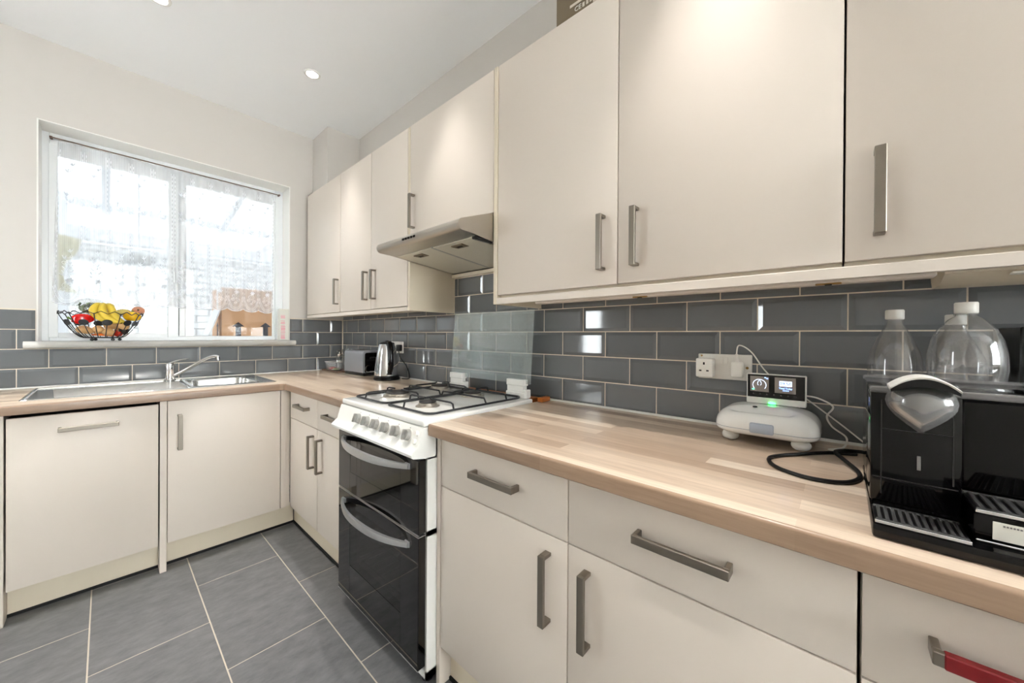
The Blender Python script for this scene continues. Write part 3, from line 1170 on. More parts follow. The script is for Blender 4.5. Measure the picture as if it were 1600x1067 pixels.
# carton on top of the wall cabinets
t = thing('cardboard_box', 'taupe appliance carton lying on top of the wall cabinets', 'box', (-.18, -2.45, ZU1))
c_ = mk('carton', bx(nb(), -.286, -.06, -2.533, -2.369, ZU1 + .0005, ZU1 + .30, .001), 'taupe_card', t)
mk('paper_label', bx(nb(), -.2866, -.2858, -2.494, -2.448, ZU1 + .052, ZU1 + .112), 'label_paper', c_)
mk('pale_panel', bx(nb(), -.2865, -.2858, -2.5325, -2.511, ZU1 + .001, ZU1 + .295), 'print_pale', c_)
mk('printed_line', bx(nb(), -.2864, -.2858, -2.494, -2.424, ZU1 + .031, ZU1 + .040), 'print_pale', c_)
mk('printed_marks', text_bm('CE', .022, (-.2866, -2.455, ZU1 + .015), (0, -1, 0), (0, 0, 1)), 'label_paper', c_, smooth=0)
bm = nb()
for k, y in enumerate((-2.476, -2.490, -2.503)):
    bx(bm, -.2865, -.2858, y - .004, y + .004, ZU1 + .008, ZU1 + .022)
mk('printed_symbols', bm, 'print_pale', c_)

# ------------------------------------------------------------------ cooker
CY0, CY1 = -2.123, -1.527
t = thing('gas_cooker', 'white freestanding gas cooker with black glass oven doors and raised glass lid', 'cooker', (-.36, -1.825, 0))
bm = nb()
bx(bm, -.632, -.06, CY0, CY0 + .008, .032, .846)
bx(bm, -.632, -.06, CY1 - .008, CY1, .032, .846)
bx(bm, -.072, -.06, CY0, CY1, .032, .846)
bx(bm, -.632, -.06, CY0, CY1, .032, .058)
bx(bm, -.632, -.06, CY0, CY1, .742, .846)
bx(bm, -.632, -.06, CY0, CY1, .494, .512)
mk('body', bm, 'white_enamel', t)
for x in (-.60, -.11):
    for y in (CY0 + .04, CY1 - .04):
        mk('foot', cyl(nb(), (x, y, 0), (x, y, .033), .018, .014, 14), 'black_plastic', t)


def cavity(z0, z1):
    bm = nb()
    y0, y1 = CY0 + .05, CY1 - .05
    bx(bm, -.63, -.12, y0, y0 + .004, z0, z1)
    bx(bm, -.63, -.12, y1 - .004, y1, z0, z1)
    bx(bm, -.63, -.12, y0, y1, z0, z0 + .004)
    bx(bm, -.63, -.12, y0, y1, z1 - .004, z1)
    bx(bm, -.124, -.12, y0, y1, z0, z1)
    c = mk('oven_cavity', bm, 'oven_enamel', t)
    for zz in ([(z0 + z1) / 2] if z1 - z0 < .3 else [z0 + .13, z0 + .25]):
        bm = nb()
        tube(bm, [(-.60, y0 + .01, zz), (-.60, y1 - .01, zz), (-.15, y1 - .01, zz), (-.15, y0 + .01, zz)], .003, 6, closed=True)
        for k in range(9):
            yy = y0 + .05 + k * (y1 - y0 - .1) / 8
            tube(bm, [(-.60, yy, zz), (-.15, yy, zz)], .0018, 6)
        mk('rack', bm, 'chrome', c)


cavity(.520, .738)
cavity(.066, .488)


def oven_door(z0, z1, wz0, wz1, hz, trim):
    x0, x1 = -.662, -.634
    wy0, wy1 = -2.012, -1.636
    ya, yb = CY0 + .004, CY1 - .002
    bm = nb()
    bx(bm, x0, x1, ya, wy0, z0, z1, .002)
    bx(bm, x0, x1, wy1, yb, z0, z1, .002)
    bx(bm, x0, x1, wy0 - .003, wy1 + .003, z0, wz0, .0)
    bx(bm, x0, x1, wy0 - .003, wy1 + .003, wz1, z1, .0)
    d = mk('oven_door', bm, 'black_glass', t)
    mk('window', bx(nb(), x0 + .0008, x0 + .005, wy0, wy1, wz0, wz1), 'oven_glass', d, smooth=0)
    if trim:
        mk('edge_trim', bx(nb(), x0 - .0004, x1, ya, yb, z1, z1 + .0025, .0006), 'knob_silver', d)
    mk('edge_trim', bx(nb(), x0 - .0006, x0 + .004, ya, yb, z0 - .0016, z0, .0004), 'knob_silver', d)
    # bowed flat handle
    bm = nb()
    N = 18
    rows = []
    for i in range(N + 1):
        s = -1 + 2 * i / N
        y = -1.822 + s * .246
        out = .052 * (1 - abs(s) ** 2.4) + .002
        h = .0125 * (.62 + .38 * (1 - s * s))
        xo = x0 - out
        rows.append([bm.verts.new(p) for p in ((xo - .006, y, hz - h), (xo - .008, y, hz), (xo - .006, y, hz + h), (xo + .004, y, hz + h), (xo + .004, y, hz - h))])
    for i in range(N):
        bridge(bm, rows[i], rows[i + 1])
    bm.faces.new(rows[0][::-1])
    bm.faces.new(rows[-1])
    for s in (-1, 1):
        bx(bm, x0 - .004, x0 + .001, -1.822 + s * .236 - .012, -1.822 + s * .236 + .012, hz - .009, hz + .009)
    mk('handle', bm, 'silver_paint', d, label='bowed silver handle')


oven_door(.508, .744, .588, .716, .716, False)
oven_door(.078, .499, .212, .452, .462, True)
# control fascia
prof = [(-.60, .847), (-.650, .847), (-.653, .842), (-.668, .792), (-.688, .775), (-.692, .769), (-.690, .760), (-.684, .756), (-.640, .748), (-.60, .748)]
fas = mk('control_fascia', prism(nb(), prof, 'y', CY0 - .001, CY1 + .001), 'white_enamel', t)
nrm = Vector((-.958, 0, .287))
for k in range(6):
    y = -2.060 + k * .0695
    c = Vector((-.6605, y, .816))
    bm = nb()
    cyl(bm, c, c + nrm * .004, .0215, .021, 24)
    kb = mk('knob', bm, 'white_plastic', t)
    bm = nb()
    cyl(bm, c + nrm * .004, c + nrm * .017, .0185, .0165, 24)
    obx(bm, c + nrm * .021, Vector((.287, 0, .958)) * .033, Vector((0, 1, 0)) * .009, nrm * .012, .002)
    mk('grip', bm, 'knob_silver', kb)
    mk('position_mark', cyl(nb(), Vector((-.6548, y, .8375)), Vector((-.6548, y, .8375)) + nrm * .0006, .0022, n=8), 'print_grey', fas)
for z in (.828, .803):
    c = Vector((-.6575 - (.828 - z) * .3, -2.103, z))
    mk('button', cyl(nb(), c, c + nrm * .009, .0085, .0075, 18), 'white_plastic', t)
# ribs shaped to stand for the scalloped reflections along the lip
bm = nb()
for k in range(6):
    y = -2.03 + k * .0695
    prism(bm, [(-.670, .790), (-.689, .7755), (-.672, .7745)], 'y', y - .014, y + .014)
mk('lip_reflection_ribs', bm, 'white_enamel', fas)
# hob
bm = bx(nb(), -.648, -.098, CY0 - .002, CY1 + .002, .848, .871, .007, 3)
hob = mk('hob_top', bm, 'white_enamel', t)
BURN = [(-.452, -1.640, .052), (-.498, -1.930, .034), (-.19, -1.590, .043), (-.225, -1.880, .040)]
for x, y, r in BURN:
    b_ = mk('burner', lathe(nb(), [(r + .012, .871), (r + .010, .874), (r, .8745), (r, .884), (r - .004, .8855)], (x, y, 0), 28), 'burner_alloy', t)
    mk('burner_cap', lathe(nb(), [(r - .003, .8855), (r - .001, .888), (r - .004, .892), (.004, .8935)], (x, y, 0), 28), 'burner_cap', b_)
for gi, (ya, yb) in enumerate(((-1.545, -1.800), (-1.806, -2.088))):
    bm = nb()
    zl = .8775
    loop = [(x, y, zl) for x, y in rrect(-.602, -.128, yb, ya, .03, 4)]
    tube(bm, loop, .0042, 8, closed=True)
    tube(bm, [(-.34, ya, zl), (-.34, ya - .012, .898), (-.34, yb + .012, .898), (-.34, yb, zl)], .0038, 7)
    for (x, y, r) in BURN[gi * 1::2] if False else [b for b in BURN if yb < b[1] < ya]:
        for dx, dy in ((0, 1), (0, -1), (1, 0), (-1, 0)):
            if dy:
                e = ya if dy > 0 else yb
                ctrl = [(x, e, zl), (x, e - dy * .006, .897), (x, e - dy * .018, .901), (x, y + dy * (r * .55), .901)]
            else:
                e = (-.128 if x > -.34 else -.34) if dx > 0 else (-.34 if x > -.34 else -.602)
                ze = .898 if abs(e + .34) < .01 else zl
                ctrl = [(e, y, ze), (e - dx * .006, y, .899), (e - dx * .018, y, .901), (x + dx * (r * .55), y, .901)]
            tube(bm, ctrl, .0036, 7)
    mk('pan_support', bm, 'black_iron', t)
# raised glass lid on white hinges
lx0, lx1 = -.104, -.080
bm = nb()
obx(bm, ((lx0 + lx1) / 2, -1.845, 1.094), (lx1 - lx0, 0, .325), (0, .540, 0), (-.00498, 0, .0004), .001)
lid = mk('glass_lid', bm, 'lid_glass', t, smooth=0)
for ya, yb in ((-1.692, -1.580), (-2.098, -1.985)):
    bm = nb()
    bx(bm, -.122, -.088, ya, yb, .871, .896, .003)
    bx(bm, -.118, -.092, ya + .012, yb - .004, .894, .925, .003)
    bx(bm, -.121, -.088, ya + .008, yb - .002, .922, .950, .003)
    bx(bm, -.120, -.09, ya - .008, ya + .014, .871, .908, .003)
    mk('lid_hinge', bm, 'white_enamel', t)
mk('wood_strip', bx(nb(), -.055, -.012, -2.088, -1.530, .80, .864, .001), 'orange_wood', label='thin oak strip filling the gap behind the cooker hob', cat='wood strip')
mk('wood_block', bx(nb(), -.080, -.022, -2.160, -2.133, WT + .0003, WT + .019, .002), 'orange_wood', label='small orange-brown wooden block on the worktop beside the cooker', cat='wood block')

# ------------------------------------------------------------------ cooker hood
HY0, HY1 = -2.0685, -1.4685
t = thing('cooker_hood', 'stainless steel visor cooker hood under the short wall cabinet', 'cooker hood', (-.23, -1.77, 1.485))
prof = [(.006, 1.484), (-.400, 1.527), (-.448, 1.529), (-.458, 1.532), (-.465, 1.540), (-.468, 1.551), (-.464, 1.562), (-.456, 1.570), (-.445, 1.574), (-.286, 1.6325), (-.286, 1.619), (.006, 1.619)]
shell = mk('shell', prism(nb(), prof, 'y', HY0, HY1), 'hood_steel', t)


def under(x, dz=0.0):
    return 1.484 + (.006 - x) * (1.527 - 1.484) / .406 - dz


for ya, yb in ((-1.770, -1.495), (-2.045, -1.782)):
    bm = nb()
    xa, xb = -.372, -.03
    c = Vector(((xa + xb) / 2, (ya + yb) / 2, (under(xa) + under(xb)) / 2 - .0022))
    obx(bm, c, Vector((xb - xa, 0, under(xb) - under(xa))), Vector((0, yb - ya, 0)), Vector((.0004, 0, .004)), .001)
    fl = mk('grease_filter', bm, 'filter_mesh', t)
    cx_ = -.330
    ym = (ya + yb) / 2
    bm = nb()
    bx(bm, cx_ - .02, cx_ + .02, ym - .035, ym + .035, under(cx_) - .0075, under(cx_) - .002, .001)
    cl = mk('filter_catch', bm, 'taupe_card', fl)
    mk('catch_slot', bx(nb(), cx_ - .006, cx_ + .006, ym - .016, ym + .016, under(cx_) - .0085, under(cx_) - .0065), 'dark_gap', cl)
bm = nb()
c = Vector((-.2, -1.776, under(-.2) - .002))
obx(bm, c, Vector((.35, 0, -.037)), Vector((0, .010, 0)), Vector((.0004, 0, .004)))
mk('divider', bm, 'knob_silver', t)
bm = nb()
bx(bm, -.385, -.285, -2.064, -2.048, under(-.33) - .010, under(-.33) + .002, .003)
mk('lamp_clip', bm, 'black_plastic', t)
for k in range(5):
    y = -1.785 + k * .0205
    mk('push_button', bx(nb(), -.4715, -.4655, y - .0065, y + .0065, 1.5465, 1.5555, .001), 'black_gloss', t)
struct('trim_2', bx(nb(), -.018, .0088, -2.070, -1.4675, 1.4635, 1.4815, .001), 'cream_carcass', label='cream batten above the tiles under the cooker hood')

# ------------------------------------------------------------------ corner of the worktop
t = thing('serving_tray', 'thin brown serving tray in the worktop corner under the plastic tub', 'tray', (-.10, -.18, WT))
bm = nb()
bx(bm, -.175, -.03, -.335, -.03, WT + .0005, WT + .006, .002)
for a in ((-.175, -.168, -.335, -.03), (-.037, -.03, -.335, -.03), (-.168, -.037, -.335, -.328), (-.168, -.037, -.037, -.03)):
    bx(bm, a[0], a[1], a[2], a[3], WT + .005, WT + .013, .0015)
mk('base', bm, 'tray_brown', t)


def taper_box(x0, x1, y0, y1, z0, z1, k):
    bm = nb()
    A = [bm.verts.new((x, y, z0)) for x, y in rrect(x0 + k, x1 - k, y0 + k, y1 - k, .008, 3)]
    B = [bm.verts.new((x, y, z1)) for x, y in rrect(x0, x1, y0, y1, .01, 3)]
    bridge(bm, A, B)
    bm.faces.new(A[::-1])
    return bm


z = WT + .0065
t = thing('plastic_tub', 'clear plastic tub holding red and green food on the brown tray', 'tub', (-.13, -.14, z))
mk('walls', taper_box(-.164, -.085, -.215, -.060, z, z + .065, .008), 'tub_plastic', t)
mk('rim', tube(nb(), [(x, y, z + .065) for x, y in rrect(-.165, -.084, -.216, -.059, .01, 3)], .002, 6, closed=True), 'white_plastic', t)
mk('red_food', ball(nb(), (-.125, -.110, z + .014), .028, .038, .012, wob=.05), 'red_food', t)
mk('green_food', ball(nb(), (-.125, -.183, z + .012), .026, .024, .010, wob=.05), 'green_food', t)
t = thing('glass_jar', 'white-filled glass storage jar with a metal lid behind the plastic tub', 'jar', (-.058, -.085, z))
mk('glass', lathe(nb(), [(.024, z), (.027, z + .004), (.027, z + .085), (.020, z + .095), (.020, z + .105)], (-.058, -.085, 0), 22), 'drink_glass', t)
mk('contents', lathe(nb(), [(.022, z + .004), (.024, z + .006), (.024, z + .07), (.004, z + .074)], (-.058, -.085, 0), 18), 'jar_white', t)
mk('lid', lathe(nb(), [(.022, z + .105), (.023, z + .108), (.023, z + .122), (.010, z + .126), (.006, z + .14), (.002, z + .142)], (-.058, -.085, 0), 20), 'stainless', t)
jx, jy = -.062, -.262
t = thing('glass_jug', 'clear glass measuring jug with a loop handle tucked behind the toaster', 'jug', (jx, jy, z))
prof = [(.030, z), (.038, z + .004), (.042, z + .06), (.044, z + .13), (.047, z + .168)]
mk('glass', lathe(nb(), prof + [(.045, z + .168), (.041, z + .06), (.036, z + .007)], (jx, jy, 0), 26, cap1=True), 'drink_glass', t)
pts = spline([(jx - .036, jy + .024, z + .15), (jx - .062, jy + .046, z + .158), (jx - .074, jy + .052, z + .12), (jx - .064, jy + .045, z + .06), (jx - .038, jy + .022, z + .045)], 6)
mk('handle', tube(nb(), pts, .005, 8), 'drink_glass', t)

# toaster
t = thing('toaster', 'brushed steel two-slot toaster with black end panel beside the kettle', 'toaster', (-.078, -.517, WT))
x0, x1, y0, y1 = -.142, -.014, -.662, -.372
mk('base', bx(nb(), x0 + .001, x1 - .001, y0 - .003, y1 + .002, WT + .0005, WT + .020, .004, 2), 'black_plastic', t)
mk('shell', prism(nb(), [(x, zz) for x, zz in rrect(x0, x1, WT + .0, WT + .176, .022, 5) if zz > WT + .02] + [(x0, WT + .019), (x1, WT + .019)], 'y', y0, y1), 'toaster_steel', t)
mk('end_panel', prism(nb(), rrect(x0 + .012, x1 - .012, WT + .020, WT + .160, .014, 4), 'y', y0 - .005, y0 - .0002), 'black_gloss', t)
bm = nb()
for x in (-.100, -.056):
    bx(bm, x - .013, x + .013, y0 + .05, y1 - .05, WT + .1762, WT + .1772)
mk('slots', bm, 'dark_gap', t)
mk('lever', bx(nb(), -.098, -.058, y0 - .022, y0 - .004, WT + .118, WT + .130, .003), 'black_plastic', t)
k_ = mk('dial', cyl(nb(), (-.108, y0 - .005, WT + .05), (-.108, y0 - .020, WT + .05), .021, .018, 22), 'black_gloss', t)
mk('dial_ring', tube(nb(), [(-.108 + .021 * math.cos(a), y0 - .0065, WT + .05 + .021 * math.sin(a)) for a in [i * math.pi / 10 for i in range(20)]], .0012, 6, closed=True), 'chrome', k_)
mk('crumb_tray', bx(nb(), x0 + .02, x1 - .02, y0 - .006, y0 - .003, WT + .024, WT + .032, .001), 'silver_paint', t)

TOASTER = t
# kettle
kx, ky = -.122, -.945
t = thing('electric_kettle', 'polished chrome jug kettle with a long black handle', 'kettle', (kx, ky, WT))
mk('power_base', lathe(nb(), [(.078, WT + .0005), (.080, WT + .004), (.080, WT + .012), (.072, WT + .016)], (kx, ky, 0), 32), 'black_plastic', t)
mk('base_ring', lathe(nb(), [(.076, WT + .0165), (.077, WT + .020), (.076, WT + .030)], (kx, ky, 0), 32), 'black_plastic', t)
mk('body', lathe(nb(), [(.0755, WT + .0305), (.0755, WT + .04), (.072, WT + .08), (.066, WT + .13), (.058, WT + .18), (.051, WT + .215), (.047, WT + .226)], (kx, ky, 0), 40), 'chrome', t)
mk('lid', lathe(nb(), [(.047, WT + .2265), (.045, WT + .234), (.030, WT + .240), (.012, WT + .242), (.010, WT + .249), (.002, WT + .250)], (kx, ky, 0), 30), 'black_plastic', t)
hd = Vector((-.28, -.96, 0))
hs = Vector((.96, -.28, 0))
kc = Vector((kx, ky, 0))
ctrl = [kc + hd * .045 + Vector((0, 0, WT + .226)), kc + hd * .075 + Vector((0, 0, WT + .228)), kc + hd * .098 + Vector((0, 0, WT + .19)), kc + hd * .106 + Vector((0, 0, WT + .13)), kc + hd * .101 + Vector((0, 0, WT + .08)), kc + hd * .080 + Vector((0, 0, WT + .058))]
bm = nb()
tube(bm, spline(ctrl, 6), [.012] + [.0165] * 29 + [.010], 12)
mk('handle', bm, 'black_gloss', t)
c = kc + hd * .0745 + Vector((0, 0, WT + .044))
mk('switch', obx(nb(), c, hs * .028, hd * .008, Vector((0, 0, .016)), .003, 2), 'black_gloss', t)
bm = nb()
sp = kc - hd * .050
tube(bm, [sp + Vector((0, 0, WT + .19)), sp - hd * .018 + Vector((0, 0, WT + .212)), sp - hd * .026 + Vector((0, 0, WT + .222))], [.020, .016, .012], 12)
mk('spout', bm, 'chrome', t)
KETTLE = t


def socket(label, y0, y1, z0, z1):
    t = thing('wall_socket', label, 'socket', (0, (y0 + y1) / 2, z0))
    pl = mk('faceplate', bx(nb(), -.010, -.0005, y0, y1, z0, z1, .003, 2), 'white_plastic', t)
    return t


t = socket('white double socket on the tiles behind the kettle with a black plug', -.945, -.800, 1.020, 1.098)
ym = -.926
mk('plug', bx(nb(), -.036, -.0105, -.944, -.902, 1.034, 1.078, .006, 2), 'black_plastic', t)
mk('power_cord', tube(nb(), spline([(-.030, -.930, 1.034), (-.030, -.955, .99), (-.012, -.995, .94), (-.012, -1.03, .885), (-.02, -1.035, WT + .005), (-.052, -1.005, WT + .005)], 8), .0032, 8), 'black_rubber', KETTLE)
mk('power_cord', tube(nb(), spline([(-.013, -.680, WT + .02), (-.03, -.695, WT + .10), (-.05, -.702, WT + .125), (-.045, -.708, WT + .16), (-.04, -.735, WT + .218), (-.03, -.79, WT + .236), (-.022, -.842, WT + .215)], 8), .0032, 8), 'black_rubber', TOASTER)

# ------------------------------------------------------------------ near worktop
t = socket('white double socket above the sandwich toaster with a white adaptor and plug', -2.905, -2.754, 1.006, 1.086)
SOCKET = t
ad = mk('adaptor', bx(nb(), -.046, -.0105, -2.805, -2.756, 1.012, 1.072, .004, 2), 'white_plastic', t)
bm = nb()
bx(bm, -.0466, -.0458, -2.783, -2.778, 1.052, 1.060)
bx(bm, -.0466, -.0458, -2.7735, -2.7665, 1.031, 1.0355)
bx(bm, -.0466, -.0458, -2.7945, -2.7875, 1.031, 1.0355)
mk('pin_holes', bm, 'dark_gap', ad)
for y in (-2.822, -2.835):
    mk('rocker', bx(nb(), -.0125, -.0095, y - .006, y + .006, 1.055, 1.077, .001), 'white_plastic', t)
pg = mk('plug', bx(nb(), -.034, -.0105, -2.884, -2.853, 1.016, 1.064, .005, 2), 'white_plastic', t)
mk('flex_grip', cyl(nb(), (-.022, -2.868, 1.062), (-.020, -2.866, 1.088), .0055, .004, 10), 'white_plastic', pg)
mk('screw', cyl(nb(), (-.0105, -2.893, 1.046), (-.0115, -2.893, 1.046), .004, n=12), 'brass_screw', t)
mk('screw', cyl(nb(), (-.0105, -2.765, 1.0795), (-.0115, -2.765, 1.0795), .003, n=12), 'brass_screw', t)

# sandwich toaster
SY0, SY1 = -3.071, -2.843
t = thing('sandwich_toaster', 'white clamshell sandwich toaster on ball feet under the energy display', 'sandwich toaster', (-.11, -2.957, WT))


def shell(z0, h, down):
    """soft clamshell half: rings of a rounded rectangle rising (or falling) from the seam at z0."""
    bm = nb()
    yc = (SY0 + SY1) / 2
    xc = -.110
    rows = []
    base = rrect(-.200, -.020, SY0, SY1, .045, 8)
    for i in range(15):
        q = (i / 14) ** 1.0
        s = math.cos(q * math.pi / 2) ** .55 if i < 14 else 0.02
        rise = math.sin(q * math.pi / 2) ** .8
        L = []
        for x, y in base:
            X, Y = xc + (x - xc) * s, yc + (y - yc) * s
            z = h * rise
            if not down:
                z -= .020 * math.exp(-((X + .166) / .012) ** 2 - ((Y - yc - .006) / .064) ** 6)
            L.append(bm.verts.new((X, Y, z0 - z if down else z0 + z)))
        rows.append(L)
    for i in range(14):
        bridge(bm, rows[i], rows[i + 1])
    bm.faces.new(rows[-1])
    bm.faces.new(rows[0][::-1])
    return bm


mk('lower_shell', shell(WT + .0410, .021, True), 'white_enamel', t, smooth=60)
up_ = mk('upper_shell', shell(WT + .0425, .055, False), 'white_enamel', t, smooth=75)
mk('latch', bx(nb(), -.2055, -.192, -2.982, -2.930, WT + .036, WT + .062, .004, 2), 'grey_plastic', t, label='pale grey plastic latch')
mk('seam', prism(nb(), rrect(-.197, -.023, SY0 + .003, SY1 - .003, .043, 8), 'z', WT + .0408, WT + .0427), 'grey_plastic', t)
for x, y in ((-.160, -2.879), (-.160, -3.034), (-.055, -2.879), (-.055, -3.034)):
    mk('foot', ball(nb(), (x, y, WT + .0145), .021, .021, .0142), 'white_plastic', t)
mk('indicator', lathe(nb(), [(.001, 0.003), (.005, .0025), (.006, 0)], (-.152, -2.935, WT + .0955), 14), 'screen_black', t)

# energy display standing on it
mz = WT + .0985
t = thing('energy_display', 'small white in-home energy display with blue read-out standing on the sandwich toaster', 'display', (-.085, -2.973, mz))
MY0, MY1 = -3.040, -2.906
mk('case', bx(nb(), -.098, -.078, MY0, MY1, mz, mz + .083, .003, 2), 'white_plastic', t)
scr = mk('screen', bx(nb(), -.0988, -.0975, MY0 + .003, MY1 - .003, mz + .0175, mz + .0805, .0005), 'screen_black', t)
mk('prop', bx(nb(), -.079, -.056, -2.99, -2.955, mz, mz + .05, .003), 'white_plastic', t)
xs = -.0990
yl0, yl1 = MY1 - .009, MY1 - .053
mk('left_lcd', bx(nb(), xs - .0002, xs + .0006, yl1, yl0, mz + .0335, mz + .076), 'lcd_grey', scr)
yr0, yr1 = MY1 - .066, MY1 - .112
mk('right_lcd', bx(nb(), xs - .0002, xs + .0006, yr1, yr0, mz + .0335, mz + .076), 'lcd_grey', scr)
xg = xs - .0004
cyc, czc = (yl0 + yl1) / 2, mz + .0520
arc = [(xg, cyc - .0155 * math.cos(a), czc + .0155 * math.sin(a)) for a in [math.radians(-38 + i * 256 / 24) for i in range(25)]]
mk('dial_arc', tube(nb(), arc, .0007, 5), 'lcd_white', scr)
drop = [(xg, cyc - .006 * math.sin(b) * (1 if True else 0), czc + .0135 - .0125 * (1 - math.cos(b)) / 2) for b in [math.radians(i * 300 / 16 - 150) for i in range(17)]]
drop = [(xg, cyc + s * w, czc + h) for s, w, h in ((1, .0022, -.001), (1, .0045, .002), (1, .004, .007), (1, 0.0, .0145), (-1, .004, .007), (-1, .0045, .002), (-1, .0022, -.001))]
mk('flame_mark', tube(nb(), drop, .0006, 5), 'lcd_white', scr)
mk('green_dot', ball(nb(), (xg, cyc + .0145, czc - .0125), .0006, .0038, .0024, 10, 6), 'lcd_green', scr)
mk('status_marks', bx(bx(nb(), xg, xg + .0006, yl1 + .007, yl1 + .0105, mz + .0715, mz + .0745), xg, xg + .0006, yl1 + .002, yl1 + .006, mz + .0695, mz + .072), 'lcd_blue', scr)
cyr = (yr0 + yr1) / 2 - .001
mk('clock_panel', bx(nb(), xg, xg + .0006, cyr - .0135, cyr + .0135, mz + .0525, mz + .0665), 'lcd_white', scr)
mk('clock_digits', text_bm('09:50', .0115, (xg - .0002, cyr, mz + .0595), (0, -1, 0), (0, 0, 1), .0002, .0003), 'lcd_deep', scr, smooth=0)
mk('read_out', text_bm('Total Today', .0058, (xg - .0002, cyr, mz + .0468), (0, -1, 0), (0, 0, 1), .0002, .0002), 'lcd_blue', scr, smooth=0)
bm = nb()
for k, w in enumerate((.0018, .0024, .0020, .0022)):
    bx(bm, xg, xg + .0006, cyr + .005 - k * .0036 - w / 2, cyr + .005 - k * .0036 + w / 2, mz + .0395, mz + .0425)
mk('read_out_line', bm, 'lcd_blue', scr)
bm = nb()
for k in range(7):
    y = MY1 - .017 - k * .0158
    bx(bm, xg, xg + .0006, y - .0014, y + .0014, mz + .0255, mz + .0282)
mk('touch_icons', bm, 'print_grey', scr)
mk('status_led', ball(nb(), (-.0985, -2.966, mz + .004), .002, .0085, .0034, 14, 8), 'led_green', t)

# cords
mk('power_cord', tube(nb(), spline([(-.077, -3.030, mz + .030), (-.060, -3.062, mz + .024), (-.062, -3.092, mz + .006), (-.052, -3.080, mz - .022), (-.046, -3.090, WT + .050), (-.066, -3.118, WT + .03), (-.085, -3.112, WT + .008), (-.11, -3.085, WT + .0035), (-.10, -3.12, WT + .004), (-.075, -3.150, WT + .004)], 9), .0022, 7), 'white_plastic', t)
mk('flex', tube(nb(), spline([(-.020, -2.866, 1.088), (-.016, -2.872, 1.115), (-.018, -2.905, 1.095), (-.02, -2.95, 1.03), (-.028, -3.03, .975), (-.022, -3.085, .93), (-.018, -3.125, .895), (-.03, -3.165, WT + .004)], 9), .0020, 7), 'white_plastic', SOCKET)
mk('mains_cable', tube(nb(), spline([(-.12, -3.136, WT + .0045), (-.15, -3.085, WT + .0045), (-.21, -3.035, WT + .0045), (-.265, -2.995, WT + .0045), (-.305, -2.985, WT + .0045), (-.355, -3.005, WT + .0045), (-.385, -3.055, WT + .0045), (-.375, -3.105, WT + .0045), (-.335, -3.132, WT + .0045), (-.28, -3.136, WT + .0050), (-.215, -3.112, WT + .0115), (-.165, -3.098, WT + .0125), (-.105, -3.115, WT + .006), (-.085, -3.150, WT + .0045)], 9), .0042, 8), 'black_rubber', label='thick black mains cable lying in a loop beside the coffee machine', cat='cable')

# ------------------------------------------------------------------ coffee machine
CF, CB = -.517, -.265
MYL, MYM, MYR = -3.142, -3.236, -3.52
zt_ = 1.060
t = thing('coffee_machine', 'glossy black coffee machine with slotted drip trays and a chrome brewing head', 'coffee machine', (-.4, -3.33, WT))
bm = nb()
bx(bm, CF, CB, MYM, MYL, WT + .030, zt_, .004, 2)
bx(bm, CF + .035, CB, MYR, MYM - .0008, WT + .030, zt_, .004, 2)
mk('body', bm, 'black_gloss', t)
bm = nb()
bx(bm, -.590, CB, MYR, MYL, WT + .0005, WT + .021, .004, 2)
bx(bm, CF - .0005, CB, MYR + .005, MYL - .003, WT + .020, WT + .031)
mk('base', bm, 'black_gloss', t)
mk('top_rim', bx(nb(), CF - .006, CF + .016, MYR, MYL + .001, zt_ - .004, zt_ + .005, .003, 2), 'smoked_clear', t)
mk('back_rim', bx(nb(), CB - .02, CB + .004, MYR, MYL + .001, zt_ - .004, zt_ + .005, .003, 2), 'smoked_clear', t)
bm = nb()
for a in ((MYL - .012, MYL - .0135, .90, 1.045), (MYM + .008, MYM + .0095, .93, 1.035)):
    bx(bm, CF - .0008, CF, min(a[0], a[1]), max(a[0], a[1]), a[2], a[3])
bx(bm, CF - .0008, CF, MYM + .008, MYL - .012, 1.0, 1.0012)
bx(bm, CF - .0008, CF, MYM + .004, MYL - .003, .9245, .926)
mk('panel_seams', bm, 'seam_grey', t)
mk('water_mark', bx(nb(), CF - .001, CF, -3.196, -3.192, .945, .966, .0004), 'print_grey', t)


def drip_tray(x0, x1, y0, y1, z, slots, front):
    d = mk('drip_tray', bx(nb(), x0, x1, y0, y1, z - .0035, z - .0005), 'black_plastic', t)
    bm = nb()
    pitch = (y1 - y0 - .004) / slots
    for k in range(slots):
        y = y0 + .002 + pitch * (k + .5)
        bx(bm, x0 + .006, x1 - .004, y - pitch * .28, y + pitch * .28, z - .002, z + .0015, .0008)
    bx(bm, x0 + .004, x0 + .010, y0 + .001, y1 - .001, z - .002, z + .0015, .0006)
    bx(bm, x1 - .008, x1 - .002, y0 + .001, y1 - .001, z - .002, z + .0015, .0006)
    g = mk('grille', bm, 'grille_grey', d)
    mk('front_trim', bx(nb(), x0 - .001, x0 + .003, y0, y1, z - .003, z + .0016, .0008), 'chrome', d)
    return d


